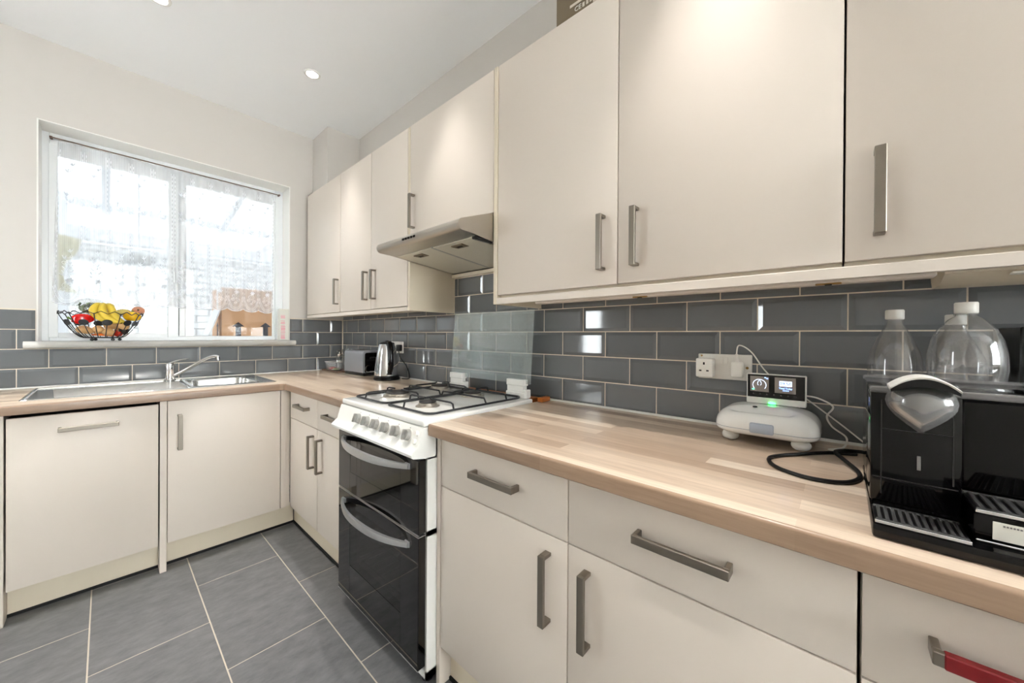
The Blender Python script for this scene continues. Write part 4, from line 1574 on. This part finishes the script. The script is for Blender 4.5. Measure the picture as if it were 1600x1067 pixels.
drip_tray(-.588, CF - .001, MYM + .003, MYL - .003, WT + .0245 + .0, 11, -.588)
pf = mk('side_platform', bx(nb(), -.566, CF + .034, MYR, MYM - .001, WT + .0215, WT + .0575, .002, 2), 'black_gloss', t)
drip_tray(-.566, CF + .033, MYR + .003, MYM - .003, WT + .0615, 26, -.566)
pl = mk('paper_label', bx(nb(), -.5668, -.5658, -3.345, -3.2525, WT + .0285, WT + .0515, .0004), 'label_paper', pf)
bm = nb()
for k in range(9):
    bx(bm, -.5671, -.5666, -3.2615 - k * .0026 - .0009, -3.2615 - k * .0026 + .0009, WT + .0465, WT + .0485)
for k in range(4):
    bx(bm, -.5671, -.5666, -3.2905 - k * .0026 - .0010, -3.2905 - k * .0026 + .0010, WT + .0455, WT + .0470)
mk('label_print', bm, 'print_grey', pl)
mk('platform_trim', bx(nb(), -.568, -.5645, MYR, MYM - .003, WT + .0222, WT + .0252, .001), 'chrome', pf)
# brewing head: rounded heart-shaped chrome dome
hy, hz0 = -3.1945, 1.046
out = []
for i in range(40):
    a = 2 * math.pi * i / 40
    s, c = math.sin(a), math.cos(a)
    r = .0365
    py_, pz_ = r * s, .030 * c
    if c < 0:
        pz_ = -.044 * (abs(c) ** .9)
        py_ *= (1 - .72 * (-c) ** 1.6)
    out.append((py_, pz_))
bm = nb()
rows = []
for k, dx in ((1.0, -.001), (1.0, -.008), (.93, -.020), (.75, -.030), (.45, -.0355), (.12, -.0375)):
    rows.append([bm.verts.new((CF + dx, hy + a * k, hz0 + b * k)) for a, b in out])
for i in range(len(rows) - 1):
    bridge(bm, rows[i], rows[i + 1])
bm.faces.new(rows[0][::-1])
bm.faces.new(rows[-1])
head = mk('brew_head', bm, 'smoked_clear', t, smooth=70)
bm = nb()
rows = []
for k, dx in ((.93, -.001), (.90, -.008), (.80, -.018), (.6, -.025), (.3, -.029)):
    rows.append([bm.verts.new((CF + dx, hy + a * k, hz0 - .001 + b * k)) for a, b in out])
for i in range(len(rows) - 1):
    bridge(bm, rows[i], rows[i + 1])
bm.faces.new(rows[0][::-1])
bm.faces.new(rows[-1])
mk('head_core', bm, 'stainless', head, smooth=70)
bm = nb()
N = 16
rows = []
for i in range(N + 1):
    s = -1 + 2 * i / N
    y = hy + s * .034
    zc = hz0 + .021 + .017 * (1 - s * s)
    rows.append([bm.verts.new(p) for p in ((CF - .040, y, zc - .001), (CF - .042, y, zc + .0015), (CF - .030, y, zc + .003), (CF + .004, y, zc + .003), (CF + .004, y, zc))])
for i in range(N):
    bridge(bm, rows[i], rows[i + 1])
bm.faces.new(rows[0][::-1])
bm.faces.new(rows[-1])
mk('lever_band', bm, 'white_plastic', t)
bm = nb()
rows = []
for i in range(N + 1):
    s = -1 + 2 * i / N
    y = hy + s * .033
    zt2 = hz0 + .0205 + .0165 * (1 - s * s)
    zb2 = hz0 + .0165 + .009 * (1 - s * s)
    rows.append([bm.verts.new(p) for p in ((CF - .0405, y, zb2), (CF - .0405, y, zt2), (CF + .002, y, zt2), (CF + .002, y, zb2))])
for i in range(N):
    bridge(bm, rows[i], rows[i + 1])
bm.faces.new(rows[0][::-1])
bm.faces.new(rows[-1])
mk('lever_opening', bm, 'black_plastic', t)  # black lens-shaped opening under the lever band


def bottle(x, y, h, r, label, bulb):
    t = thing('water_bottle', label, 'bottle', (x, y, WT))
    H = h - .022
    prof = [(r * .80, 0.0005), (r * .95, .006)]
    n = 13
    z = .012
    while z < H * .60:
        prof += [(r, z), (r * .965, z + .007)]
        z += .014
    if bulb:
        prof = [(r * .62, .0005), (r * .7, .01)]
        z = .02
        while z < H * .52:
            prof += [(r * .70, z), (r * .67, z + .007)]
            z += .014
        prof += [(r * .80, H * .56), (r * .94, H * .60), (r, H * .68), (r * .985, H * .76), (r * .90, H * .84), (r * .72, H * .91), (r * .45, H * .965), (.0145, H * .985), (.0135, H)]
    else:
        prof += [(r, H * .62), (r * .985, H * .70), (r * .90, H * .77), (r * .72, H * .84), (r * .50, H * .91), (.0150, H * .965), (.0135, H)]
    mk('body', lathe(nb(), [(a, WT + b) for a, b in prof], (x, y, 0), 30, cap1=False), 'clear_plastic', t, smooth=50)
    mk('neck_ring', lathe(nb(), [(.0155, WT + H - .003), (.0165, WT + H - .0015), (.0155, WT + H)], (x, y, 0), 22, cap0=False, cap1=False), 'clear_plastic', t)
    cp = lathe(nb(), [(.0152, WT + H + .0005), (.0158, WT + H + .002), (.0158, WT + h - .002), (.0145, WT + h), (.002, WT + h)], (x, y, 0), 24)
    mk('cap', cp, 'white_plastic', t)


bottle(-.110, -3.198, .348, .0455, 'slim clear water bottle with white cap behind the coffee machine beside the cords', False)
bottle(-.195, -3.289, .354, .052, 'big round-shouldered clear water bottle with white cap, in front of another', True)
bottle(-.085, -3.292, .335, .0455, 'clear water bottle half hidden behind the big round-shouldered one', False)
t = thing('wine_box', 'black carton with white upright lettering beside the water bottles', 'box', (-.12, -3.42, WT))
mk('carton', bx(nb(), -.20, -.035, -3.50, -3.352, WT + .0005, WT + .305, .002), 'black_plastic', t)
mk('lettering', text_bm('HARDYS', .030, (-.2006, -3.378, WT + .215), (0, 0, 1), (0, 1, 0)), 'label_paper', t, smooth=0)

# ------------------------------------------------------------------ lace curtain
CW, CTOP, CBOT = 1.035, 2.208, 1.296
CX0 = -1.498
NCOL = 11
CP = CW / NCOL


def scallop(u):
    return .020 * (1 - abs(math.sin(math.pi * (u / CP))) ** .8)


def curt(u, v):
    """u 0..CW across, v 0 (top) .. 1 (hem) -> world point on the pleated cloth."""
    hem = CBOT + scallop(u) + .012 * math.sin(u * 3.1)
    z = CTOP + (hem - CTOP) * v
    x = CX0 + u - .022 * v * (1 - min(1, u / .15)) if u < .15 else CX0 + u
    y = .138 + (.35 + .65 * v) * (.010 * math.sin(2 * math.pi * u / .094 + .6) + .006 * math.sin(2 * math.pi * u / .041 + 1.3)
                                  + .004 * math.sin(2 * math.pi * u / .23 + 2.0 * v))
    return Vector((x, y, z))


t = thing('lace_curtain', 'white lace net curtain with scalloped hem hanging across the window', 'curtain', (-.98, .138, 1.3))
NU, NV = 330, 26
bm = nb()
grid = [[bm.verts.new(curt(CW * i / NU, j / NV)) for j in range(NV + 1)] for i in range(NU + 1)]
for i in range(NU):
    for j in range(NV):
        bm.faces.new((grid[i][j], grid[i + 1][j], grid[i + 1][j + 1], grid[i][j + 1]))
mk('net', bm, 'sheer_net', t, smooth=180)
bm = nb()
grid = [[bm.verts.new(curt(CW * i / NU, j * .022) + Vector((0, -.0012, 0))) for j in range(3)] for i in range(NU + 1)]
for i in range(NU):
    for j in range(2):
        bm.faces.new((grid[i][j], grid[i + 1][j], grid[i + 1][j + 1], grid[i][j + 1]))
mk('heading_band', bm, 'sheer_net', t, smooth=180)

HT = CTOP - CBOT


def C2(u, h):
    """point at u across and h metres above the hem line, just in front of the net."""
    v = 1 - h / HT
    return curt(u, v) + Vector((0, -.0016, 0))


emb = nb()


def ribbon(pts2, w):
    """flat thread following 2-D points (u, h) on the cloth."""
    n = len(pts2)
    L = []
    for i in range(n):
        a, b = pts2[max(i - 1, 0)], pts2[min(i + 1, n - 1)]
        dx, dy = b[0] - a[0], b[1] - a[1]
        l = math.hypot(dx, dy) or 1
        nx, ny = -dy / l * w / 2, dx / l * w / 2
        p = pts2[i]
        L.append((emb.verts.new(C2(p[0] + nx, p[1] + ny)), emb.verts.new(C2(p[0] - nx, p[1] - ny))))
    for i in range(n - 1):
        emb.faces.new((L[i][0], L[i + 1][0], L[i + 1][1], L[i][1]))


def leaf(u, h, ang, ln, wd):
    c, s = math.cos(ang), math.sin(ang)
    P = []
    for k in range(8):
        a = 2 * math.pi * k / 8
        x, y = ln / 2 * (1 + math.cos(a)), wd / 2 * math.sin(a)
        P.append(emb.verts.new(C2(u + x * c - y * s, h + x * s + y * c)))
    emb.faces.new(P)


def curl(u, h, r, a0, turns, w=.0022, sgn=1):
    N = int(12 * turns) + 4
    ribbon([(u + r * (1 - .75 * i / N) * math.cos(a0 + sgn * 2 * math.pi * turns * i / N),
             h + r * (1 - .75 * i / N) * math.sin(a0 + sgn * 2 * math.pi * turns * i / N)) for i in range(N + 1)], w)


def ring2(u, h, r, w=.0022):
    ribbon([(u + r * math.cos(2 * math.pi * i / 14), h + r * math.sin(2 * math.pi * i / 14)) for i in range(15)], w)


def sprig(u, h, f):
    for a, l in ((1.15, .024), (1.75, .022), (2.2, .017)):
        leaf(u + f * .008, h + .020, a if f > 0 else math.pi - a, l, .0052)
    ribbon([(u + f * .008, h + .020), (u + f * .012, h + .006), (u + f * .004, h - .008), (u - f * .008, h - .014)], .0018)
    curl(u + f * .012, h - .004, .008, 1.0, 1.1, .0018, f)
    for a, l in ((1.3, .022), (1.95, .021), (.65, .018)):
        leaf(u - f * .012, h - .018, a if f > 0 else math.pi - a, l, .0052)
    ribbon([(u - f * .012, h - .018), (u, h - .026), (u + f * .012, h - .022)], .002)


def bouquet(u, h0, f):
    sprig(u, h0 + .265, f)
    ribbon([(u - f * .004, h0 + .24), (u + f * .006, h0 + .21), (u - f * .004, h0 + .18), (u + f * .006, h0 + .15), (u, h0 + .12)], .0018)
    for k, (du, dh, a) in enumerate(((.004, .215, 1.1), (.002, .20, .7), (-.006, .19, 2.3), (-.012, .165, 2.0), (-.012, .15, 2.5), (.008, .17, .9))):
        leaf(u + f * du, h0 + dh, a if f > 0 else math.pi - a, .021, .0055)
    curl(u - f * .012, h0 + .225, .011, 0, 1.3, .0022, f)
    curl(u + f * .014, h0 + .165, .013, 2, 1.3, .0022, -f)
    for k in range(6):
        a = k * math.pi / 3
        leaf(u + f * .006, h0 + .128, a, .015, .008)
    ring2(u + f * .006, h0 + .128, .004)
    ring2(u, h0 + .098, .017, .0018)
    for k in range(5):
        ring2(u + .009 * math.cos(k * 1.256), h0 + .098 + .009 * math.sin(k * 1.256), .002, .0012)
    curl(u - .014, h0 + .072, .011, 1, 1.4, .0022, 1)
    curl(u + .014, h0 + .068, .012, 2, 1.4, .0022, -1)
    curl(u - .002, h0 + .050, .009, 0, 1.3, .0022, 1)


for c in range(NCOL):
    u = (c + .5) * CP
    f = 1 if c % 2 == 0 else -1
    sprig(u, HT - .145, 1)
    sprig(u - .004, HT - .315, -1)
    bouquet(u, .012, 1)
    # nested hem arcs
    for k, w in ((.80, .0016), (.88, .0012), (.97, .002)):
        P = []
        for i in range(25):
            s = -1 + 2 * i / 24
            uu = u + s * CP / 2 * k
            hh = .012 + .075 * (abs(s) ** 3.0) * 1.0 + (1 - k) * .09
            P.append((uu, hh))
        ribbon(P, w)
    ribbon([(u - CP / 2 + CP * i / 30, .0025 + .003 * abs(math.sin(i * math.pi / 3))) for i in range(31)], .003)
for c in range(NCOL + 1):
    for d in (-.0105, -.0045, .002, .009):
        u = c * CP + d
        if 0.002 < u < CW - .002:
            P = [(u, .03 + (HT - .06) * i / 60) for i in range(61)]
            # drawn-thread lines: short stitches
            for i in range(0, 60, 2 if d in (-.0045, .009) else 60):
                seg = P[i:i + 2] if d in (-.0045, .009) else P
                if len(seg) > 1:
                    ribbon(seg, .0016 if d in (-.0045, .009) else .0011)
mk('embroidery', emb, 'lace_thread', t, smooth=180, kind='stuff')
t = thing('curtain_rod', 'thin brass-brown curtain rod with small end stops across the window head', 'curtain rod', (-.97, .138, 2.216))
mk('rod', tube(nb(), [(-1.520, .139, 2.2195), (-.98, .139, 2.2175), (-.428, .139, 2.2165)], .0034, 8), 'rod_brass', t)
for x, z in ((-1.522, 2.2195), (-.426, 2.2165)):
    mk('end_stop', bx(nb(), x - .006, x + .006, .132, .166, z - .005, z + .005, .002), 'rod_brass', t)

# ------------------------------------------------------------------ fruit basket on the sill
bxx, byy, bz = -1.331, .004, 1.0985
t = thing('wire_basket', 'black wire fruit basket with oval discs and ball feet on the window sill', 'basket', (bxx, byy, bz))
R0, R1, ZR0, ZR1 = .072, .160, bz + .019, bz + .150


def bowl_r(h):
    s = max(0.0, min(1.0, (h - ZR0) / (ZR1 - ZR0)))
    return R0 + (R1 - R0) * (s ** .62)


def bpt(a, h, dr=0.0):
    r = bowl_r(h) + dr
    return Vector((bxx + r * math.cos(a), byy + r * math.sin(a), h))


NW = 10
bm = nb()
for k in range(NW):
    a = 2 * math.pi * k / NW + .12
    tube(bm, [bpt(a, ZR0 + (ZR1 - ZR0) * (j / 10) ** 1.6) for j in range(11)], .0022, 6)
mk('ribs', bm, 'black_iron', t)
bm = tube(nb(), [(bxx + R0 * math.cos(i * math.pi / 20), byy + R0 * math.sin(i * math.pi / 20), ZR0) for i in range(40)], .003, 7, closed=True)
for k in range(4):
    a = k * math.pi / 4
    tube(bm, [(bxx + R0 * math.cos(a), byy + R0 * math.sin(a), ZR0), (bxx - R0 * math.cos(a), byy - R0 * math.sin(a), ZR0)], .002, 6)
mk('bottom_ring', bm, 'black_iron', t)
zz = []
for i in range(NW * 4):
    a = 2 * math.pi * i / (NW * 4) + .12
    h = ZR1 + (-.004 if i % 4 in (0, 2) else (.011 if i % 4 == 1 else .011))
    r = R1 + .001
    zz.append((bxx + r * math.cos(a), byy + r * math.sin(a), h))
mk('zigzag_rim', tube(nb(), zz, .0024, 6, closed=True), 'black_iron', t)
for k in range(NW):
    a = 2 * math.pi * (k + .5) / NW + .12
    hm = ZR0 + .072
    bm = tube(nb(), [bpt(a, ZR0 + (hm - ZR0) * (j / 6) ** 1.5) for j in range(7)], .002, 6)
    c = bpt(a, hm + .010)
    nrm = Vector((math.cos(a) * .94, math.sin(a) * .94, -.34)).normalized()
    tn = Vector((-math.sin(a), math.cos(a), 0))
    upv = nrm.cross(tn).normalized()
    A = [bm.verts.new(c + nrm * .0012 + tn * .0205 * math.cos(i * math.pi / 9) + upv * .0165 * math.sin(i * math.pi / 9)) for i in range(18)]
    B = [bm.verts.new(c - nrm * .0012 + tn * .0205 * math.cos(i * math.pi / 9) + upv * .0165 * math.sin(i * math.pi / 9)) for i in range(18)]
    bridge(bm, A, B)
    bm.faces.new(A)
    bm.faces.new(B[::-1])
    mk('disc_stalk', bm, 'black_iron', t)
for a in (-2.2, -.95, .1, 2.0):
    mk('ball_foot', ball(nb(), (bxx + .066 * math.cos(a), byy + .066 * math.sin(a), bz + .0082), .008, u=12, v=8), 'black_iron', t)


def rotm(ax, ay, az):
    return Matrix.Rotation(az, 3, 'Z') @ Matrix.Rotation(ay, 3, 'Y') @ Matrix.Rotation(ax, 3, 'X')


# bottom layer
for i, (x, y, z, rx, ry, rz, az, lab) in enumerate([
        (-1.392, -.036, bz + .060, .034, .024, .021, .5, 'long tan potato at the window end of the wire basket'),
        (-1.348, -.062, bz + .066, .024, .019, .019, -.3, 'small round potato beneath the red pepper in the wire basket'),
        (-1.312, -.056, bz + .050, .027, .021, .021, .2, 'tan potato in the middle of the wire basket, above the carrot'),
        (-1.252, -.058, bz + .086, .027, .022, .021, .9, 'pale potato beneath the yellow pepper in the wire basket'),
        (-1.340, .045, bz + .052, .030, .024, .022, 1.9, 'tan potato at the back of the wire basket'),
        (-1.405, .020, bz + .064, .030, .025, .022, 2.4, 'tan potato under the salad bag in the wire basket'),
        (-1.262, .058, bz + .080, .032, .026, .024, .4, 'tan potato beneath the mango in the wire basket'),
        (-1.302, -.004, bz + .088, .030, .026, .022, .7, 'tan potato beneath the bananas in the wire basket')]):
    mk('potato', ball(nb(), (x, y, z), rx, ry, rz, 18, 12, rotm(.1, .15, az), .03, i), 'potato', smooth=180, label=lab, cat='potato', group='potatoes in the wire basket')
bm = nb()
pts = [Vector((-1.372 + .085 * i / 8, -.024 - .006 * i / 8, bz + .0345 + .002 * i / 8)) for i in range(9)]
tube(bm, pts, [.0035 + .008 * i / 8 for i in range(9)], 10)
mk('carrot', bm, 'carrot', smooth=180, label='orange carrot at the bottom of the wire basket', cat='carrot')
for x, y, z, r, lab in ((-1.272, -.040, bz + .040, .0165, 'dark red tomato at the bottom of the wire basket'), (-1.285, .030, bz + .046, .0185, 'dark red tomato behind the avocado in the wire basket')):
    t = thing('tomato', lab, 'tomato', (x, y, z - r), group='tomatoes in the wire basket')
    mk('flesh', lathe(nb(), [(.003, z - r * .93), (r * .6, z - r * .85), (r * .95, z - r * .35), (r, z + .001), (r * .9, z + r * .5), (r * .5, z + r * .82), (.002, z + r * .78)], (x, y, 0), 18), 'tomato', t, smooth=180)
    mk('stalk', cyl(nb(), (x, y, z + r * .76), (x + .002, y, z + r * .76 + .005), .0022, .0015, 8), 'green_stem', t)
mk('avocado', lathe(nb(), [(.002, bz + .036), (.014, bz + .040), (.021, bz + .054), (.021, bz + .066), (.014, bz + .084), (.007, bz + .094), (.001, bz + .096)], (-1.250, -.016, 0), 18), 'avocado', smooth=180, label='dark knobbly avocado in the wire basket near its right side', cat='avocado')
# red pepper, three lobes
t = thing('red_pepper', 'glossy red pepper lying on the wire basket', 'pepper', (-1.405, -.048, bz + .09))
bm = nb()
N, K = 24, 11
c0 = Vector((-1.402, -.046, bz + .118))
rows = []
for j in range(K):
    s = j / (K - 1)
    rad = .0315 * (math.sin(math.pi * min(1, .08 + .86 * s)) ** .55) * (1 - .22 * s)
    L = []
    for i in range(N):
        a = 2 * math.pi * i / N
        k = 1 + .13 * math.cos(3 * a)
        L.append(bm.verts.new(c0 + Vector((-.040 + .080 * s, rad * k * math.cos(a), rad * k * math.sin(a) * .95 + .004 * s))))
    rows.append(L)
for j in range(K - 1):
    bridge(bm, rows[j], rows[j + 1])
bm.faces.new(rows[0][::-1])
bm.faces.new(rows[-1])
mk('flesh', bm, 'red_pepper', t, smooth=180)
mk('stalk', tube(nb(), [c0 + Vector((-.039, 0, 0)), c0 + Vector((-.047, 0, .004)), c0 + Vector((-.053, .002, .010))], [.006, .0045, .005], 8), 'green_stem', t)
# yellow pepper
t = thing('yellow_pepper', 'glossy yellow pepper on top of the right side of the wire basket', 'pepper', (-1.213, -.05, bz + .10))
bm = nb()
c0 = Vector((-1.217, -.036, bz + .142))
rows = []
for j in range(K):
    s = j / (K - 1)
    rad = .034 * (math.sin(math.pi * min(1, .08 + .86 * s)) ** .5)
    L = []
    for i in range(N):
        a = 2 * math.pi * i / N
        k = 1 + .11 * math.cos(4 * a)
        L.append(bm.verts.new(c0 + Vector((rad * k * math.cos(a), rad * k * math.sin(a) * .8, -.026 + .052 * s))))
    rows.append(L)
for j in range(K - 1):
    bridge(bm, rows[j], rows[j + 1])
bm.faces.new(rows[0][::-1])
bm.faces.new(rows[-1])
mk('flesh', bm, 'yellow_pepper', t, smooth=180)
mk('stalk', tube(nb(), [c0 + Vector((0, 0, .024)), c0 + Vector((.003, .002, .032))], [.006, .005], 8), 'green_stem', t)
# bananas
t = thing('banana_bunch', 'bunch of ripe bananas draped over the front of the wire basket', 'bananas', (-1.31, -.06, bz + .10))
st = Vector((-1.318, -.020, bz + .196))
for k, (dx, dy) in enumerate(((-.044, -.040), (-.014, -.062), (.018, -.058))):
    ctrl = [st, st + Vector((dx * .75, dy * .45, .001)), st + Vector((dx * 1.15 + .004, dy * .95, -.035)), st + Vector((dx * .95 + .025, dy * 1.15, -.072)), st + Vector((dx * .5 + .062, dy * 1.15, -.094))]
    P = spline(ctrl, 6)
    n = len(P)
    rad = [.006 + .0115 * math.sin(math.pi * min(1, max(0, (i / (n - 1)) * 1.02))) ** .6 for i in range(n)]
    b_ = mk('banana', tube(nb(), P, rad, 8), 'banana', t, smooth=50)
    mk('tip', ball(nb(), P[-1], .0055, u=10, v=6), 'banana_tip', b_)
mk('stalk', tube(nb(), [st + Vector((-.004, 0, -.002)), st + Vector((.010, .004, .006)), st + Vector((.024, .008, .002))], [.010, .0085, .0075], 8), 'banana_tip', t)
mk('mango', ball(nb(), (-1.256, .008, bz + .166), .036, .022, .018, 18, 12, rotm(0, -.18, .2), .02, 3), 'pear_skin', smooth=180, label='pale yellow-green mango beside the bananas in the wire basket', cat='mango')
t = thing('pink_onion', 'pinkish-brown round onion perched at the right rim of the wire basket', 'onion', (-1.190, .012, bz + .15))
mk('bulb', ball(nb(), (-1.190, .014, bz + .178), .030, .028, .025, 18, 12, None, .02, 5), 'peach_skin', t, smooth=180)
mk('crown', cyl(nb(), (-1.192, -.0115, bz + .181), (-1.192, -.0155, bz + .181), .006, .003, 10), 'banana_tip', t)
# bagged salad
t = thing('salad_bag', 'clear plastic bag of green lettuce leaves at the back of the wire basket', 'salad bag', (-1.378, .03, bz + .10))
bm = ball(nb(), (-1.378, .030, bz + .180), .062, .042, .055, 26, 16, rotm(0, -.35, 0), .05, 9)
for v in bm.verts:
    v.co += Vector((random.uniform(-1, 1), random.uniform(-1, 1), random.uniform(-1, 1))) * .0022
mk('film', bm, 'bag_film', t, smooth=50)
for k in range(20):
    a = random.uniform(0, 6.28)
    h = random.uniform(-.5, 1.0)
    c = Vector((-1.378 + .032 * math.cos(a) - .008, .030 + .018 * math.sin(a), bz + .180 + .026 * h))
    bm = nb()
    ax = Vector((random.uniform(-1, 1), random.uniform(-1, 1), random.uniform(-.3, 1))).normalized()
    p, q, _ = frame_of(ax)
    g = [[bm.verts.new(c + p * (.040 * (i / 4 - .5)) + q * (.032 * (j / 4 - .5)) + ax * (.004 * math.sin(2.4 * i + k) + .003 * math.cos(2 * j + k))) for j in range(5)] for i in range(5)]
    for i in range(4):
        for j in range(4):
            bm.faces.new((g[i][j], g[i + 1][j], g[i + 1][j + 1], g[i][j + 1]))
    bmesh.ops.solidify(bm, geom=list(bm.faces), thickness=.0012)
    mk('leaf', bm, 'salad_leaf', t, smooth=60)

# white carton with pink print at the window reveal
t = thing('foil_box', 'tall white carton with pink lettering standing at the right end of the sill', 'box', (-.43, .01, bz))
mk('carton', bx(nb(), -.462, -.402, -.012, .040, bz + .0005, bz + .232, .001), 'label_paper', t)
bm = nb()
rnd = random.Random(4)
zc = bz + .010
while zc < bz + .185:
    hgt = rnd.choice((.0025, .004, .0028, .009 if .05 < zc - bz < .09 else .003))
    if rnd.random() < .85:
        bx(bm, -.457 + rnd.uniform(0, .004), -.425 - rnd.uniform(0, .004), -.0126, -.0118, zc, zc + hgt)
    zc += hgt + rnd.choice((.003, .005, .0075))
mk('pink_print', bm, 'print_pink', t)

# ------------------------------------------------------------------ lean-to outside the window
ground = struct('ground', bx(nb(), -6, 4, .31, 7, -.15, 0), 'concrete', label='pale concrete yard outside the window')
# a white painted brick wall across the side passage
YW = 2.35
wall_yard = struct('wall_yard', bx(nb(), -2.9, .9, YW + .004, YW + .25, 0, 2.02), 'outside_white', label='white painted brick wall across the passage')
_bk = bx(nb(), -.105, .105, -.012, .004, -.0325, .0325, .003)
me = bpy.data.meshes.new('brick')
_bk.to_mesh(me)
_bk.free()
me.materials.append(M('outside_white'))
for r in range(16):
    for c in range(14):
        x = -2.1 + c * .225 + (.112 if r % 2 else 0)
        place(me, 'brick', (x, YW, .86 + r * .075), wall_yard)
t = thing('lean_to_roof', 'pale timber lean-to roof frame seen through the window', 'roof frame', (-.9, 1.4, 2.2))
mk('wall_plate', bx(nb(), -2.68, .62, YW - .10, YW + .02, 2.04, 2.16), 'outside_beam', t)
mk('eaves_beam', bx(nb(), -2.68, .62, YW - .06, YW - .01, 2.36, 2.43), 'outside_beam', t)
for x in (-2.2, -1.32, -.42, .5):
    bm = nb()
    obx(bm, (x, 1.36, 2.525), Vector((0, 2.02, -.321)), Vector((.05, 0, 0)), Vector((0, .014, .09)))
    mk('rafter', bm, 'outside_beam', t)
mk('diagonal_brace', obx(nb(), (.05, 1.6, 2.28), Vector((.62, 0, .62)), Vector((0, .05, 0)), Vector((-.045, 0, .045))), 'outside_beam', t)
for nm, args in (('roof_sheet', ((-1.03, 1.36, 2.585), Vector((3.36, 0, 0)), Vector((0, 2.14, -.34)), Vector((0, .0013, .004)))),
                 ('added_screen_sheet', ((-1.03, YW + .012, 2.23), Vector((3.36, 0, 0)), Vector((0, 0, .42)), Vector((0, .004, 0)))),
                 ('added_screen_sheet', ((-2.69, 1.36, 1.45), Vector((0, 2.08, 0)), Vector((0, 0, 2.9)), Vector((.004, 0, 0)))),
                 ('added_screen_sheet', ((.63, 1.36, 1.45), Vector((0, 2.08, 0)), Vector((0, 0, 2.9)), Vector((.004, 0, 0))))):
    # single-skin sheets; the upright ones are added to dim the daylight
    c, ax, ay, az = Vector(args[0]), args[1], args[2], args[3]
    bm = nb()
    bm.faces.new([bm.verts.new(c + ax * a + ay * b) for a, b in ((-.5, -.5), (.5, -.5), (.5, .5), (-.5, .5))])
    mk(nm, bm, 'opal_sheet', t, smooth=0)
mk('post', bx(nb(), -1.63, -1.55, 2.02, 2.10, 0, 2.40), 'outside_beam', t)
# things stored out there
t = thing('storage_chest', 'white storage chest outside carrying the cardboard box', 'chest', (-.4, 1.1, 0))
mk('body', bx(nb(), -1.0, .35, .72, 1.45, .05, .80, .01), 'outside_white', t)
mk('lid', bx(nb(), -1.02, .37, .70, 1.47, .802, .86, .012, 2), 'outside_white', t)
for x in (-.92, .27):
    mk('foot', bx(nb(), x - .04, x + .04, .80, .88, 0, .05), 'outside_grey', t)
bx0, bx1, by0, by1, bz0, bz1 = -.668, -.12, .78, 1.2, .8605, 1.535
t = thing('cardboard_box', 'brown cardboard box printed with upright black arrows outside the window', 'box', (-.4, 1.0, bz0))
cb_ = mk('carton', bx(nb(), bx0, bx1, by0, by1, bz0, bz1, .002), 'cardboard', t)


def arrow(c, right, n, s):
    bm = nb()
    r, u, n = Vector(right), Vector((0, 0, 1)), Vector(n)
    P = [(-.28, -1.1), (.28, -1.1), (.28, .25), (.62, .25), (0, .8), (-.62, .25), (-.28, .25)]
    A = [bm.verts.new(Vector(c) + r * x * s + u * y * s + n * .0008) for x, y in P]
    B = [bm.verts.new(Vector(c) + r * x * s + u * y * s - n * .0004) for x, y in P]
    bridge(bm, A, B)
    bm.faces.new(A)
    bm.faces.new(B[::-1])
    mk('printed_arrow', bm, 'print_dark', cb_, smooth=0)


arrow((-.555, by0, 1.190), (1, 0, 0), (0, -1, 0), .070)
arrow((-.355, by0, 1.190), (1, 0, 0), (0, -1, 0), .070)
arrow((bx0, by0 + .18, 1.190), (0, -1, 0), (-1, 0, 0), .070)
mk('box_tape', bx(nb(), bx0 - .0008, bx0 + .0006, by0 + .15, by0 + .21, bz0 + .50, bz1 + .0006), 'outside_white', cb_)
mk('white_board', obx(nb(), (-.765, .86, 1.115), Vector((.16, .02, .47)), Vector((-.02, .15, 0)), Vector((-.009, 0, .003))), 'outside_white', label='white board leaning against the cardboard box outside', cat='board')
mk('white_carton', bx(nb(), -.995, -.872, .93, 1.12, .8605, 1.20, .004), 'outside_white', label='white carton on the storage chest outside the window', cat='box')
# hanging cloth bag and round lamp
t = thing('cloth_bag', 'pale olive cloth bag hanging outside behind the lace curtain', 'bag', (-1.50, .62, 1.42))
bm = nb()
prof = [(-.115, 1.79), (.075, 1.755), (.055, 1.67), (.01, 1.60), (-.005, 1.52), (.01, 1.46), (.075, 1.40), (-.06, 1.425), (-.10, 1.50), (-.10, 1.62)]
prism(bm, [(-1.502 + a, b) for a, b in prof], 'y', .60, .65)
mk('cloth', bm, 'outside_cloth', t)
mk('strap', tube(nb(), [(-1.60, .625, 1.785), (-1.56, .625, 2.2), (-1.52, .625, 2.69)], .006, 6), 'outside_cloth', t)
t = thing('round_lamp', 'round pale grey lamp hanging outside behind the lace curtain', 'lamp', (-1.16, 1.2, 1.80))
mk('shade', lathe(nb(), [(.002, 1.70), (.06, 1.705), (.105, 1.74), (.115, 1.775), (.10, 1.80), (.03, 1.825), (.008, 1.83)], (-1.14, 1.2, 0), 26), 'outside_grey', t)
mk('cable', cyl(nb(), (-1.14, 1.2, 1.82), (-1.14, 1.2, 2.605), .004, n=8), 'outside_grey', t)
mk('downpipe', cyl(nb(), (-.315, .45, 0), (-.315, .45, 2.05), .030, n=16), 'outside_teal', label='grey-green downpipe just outside the window', cat='pipe')
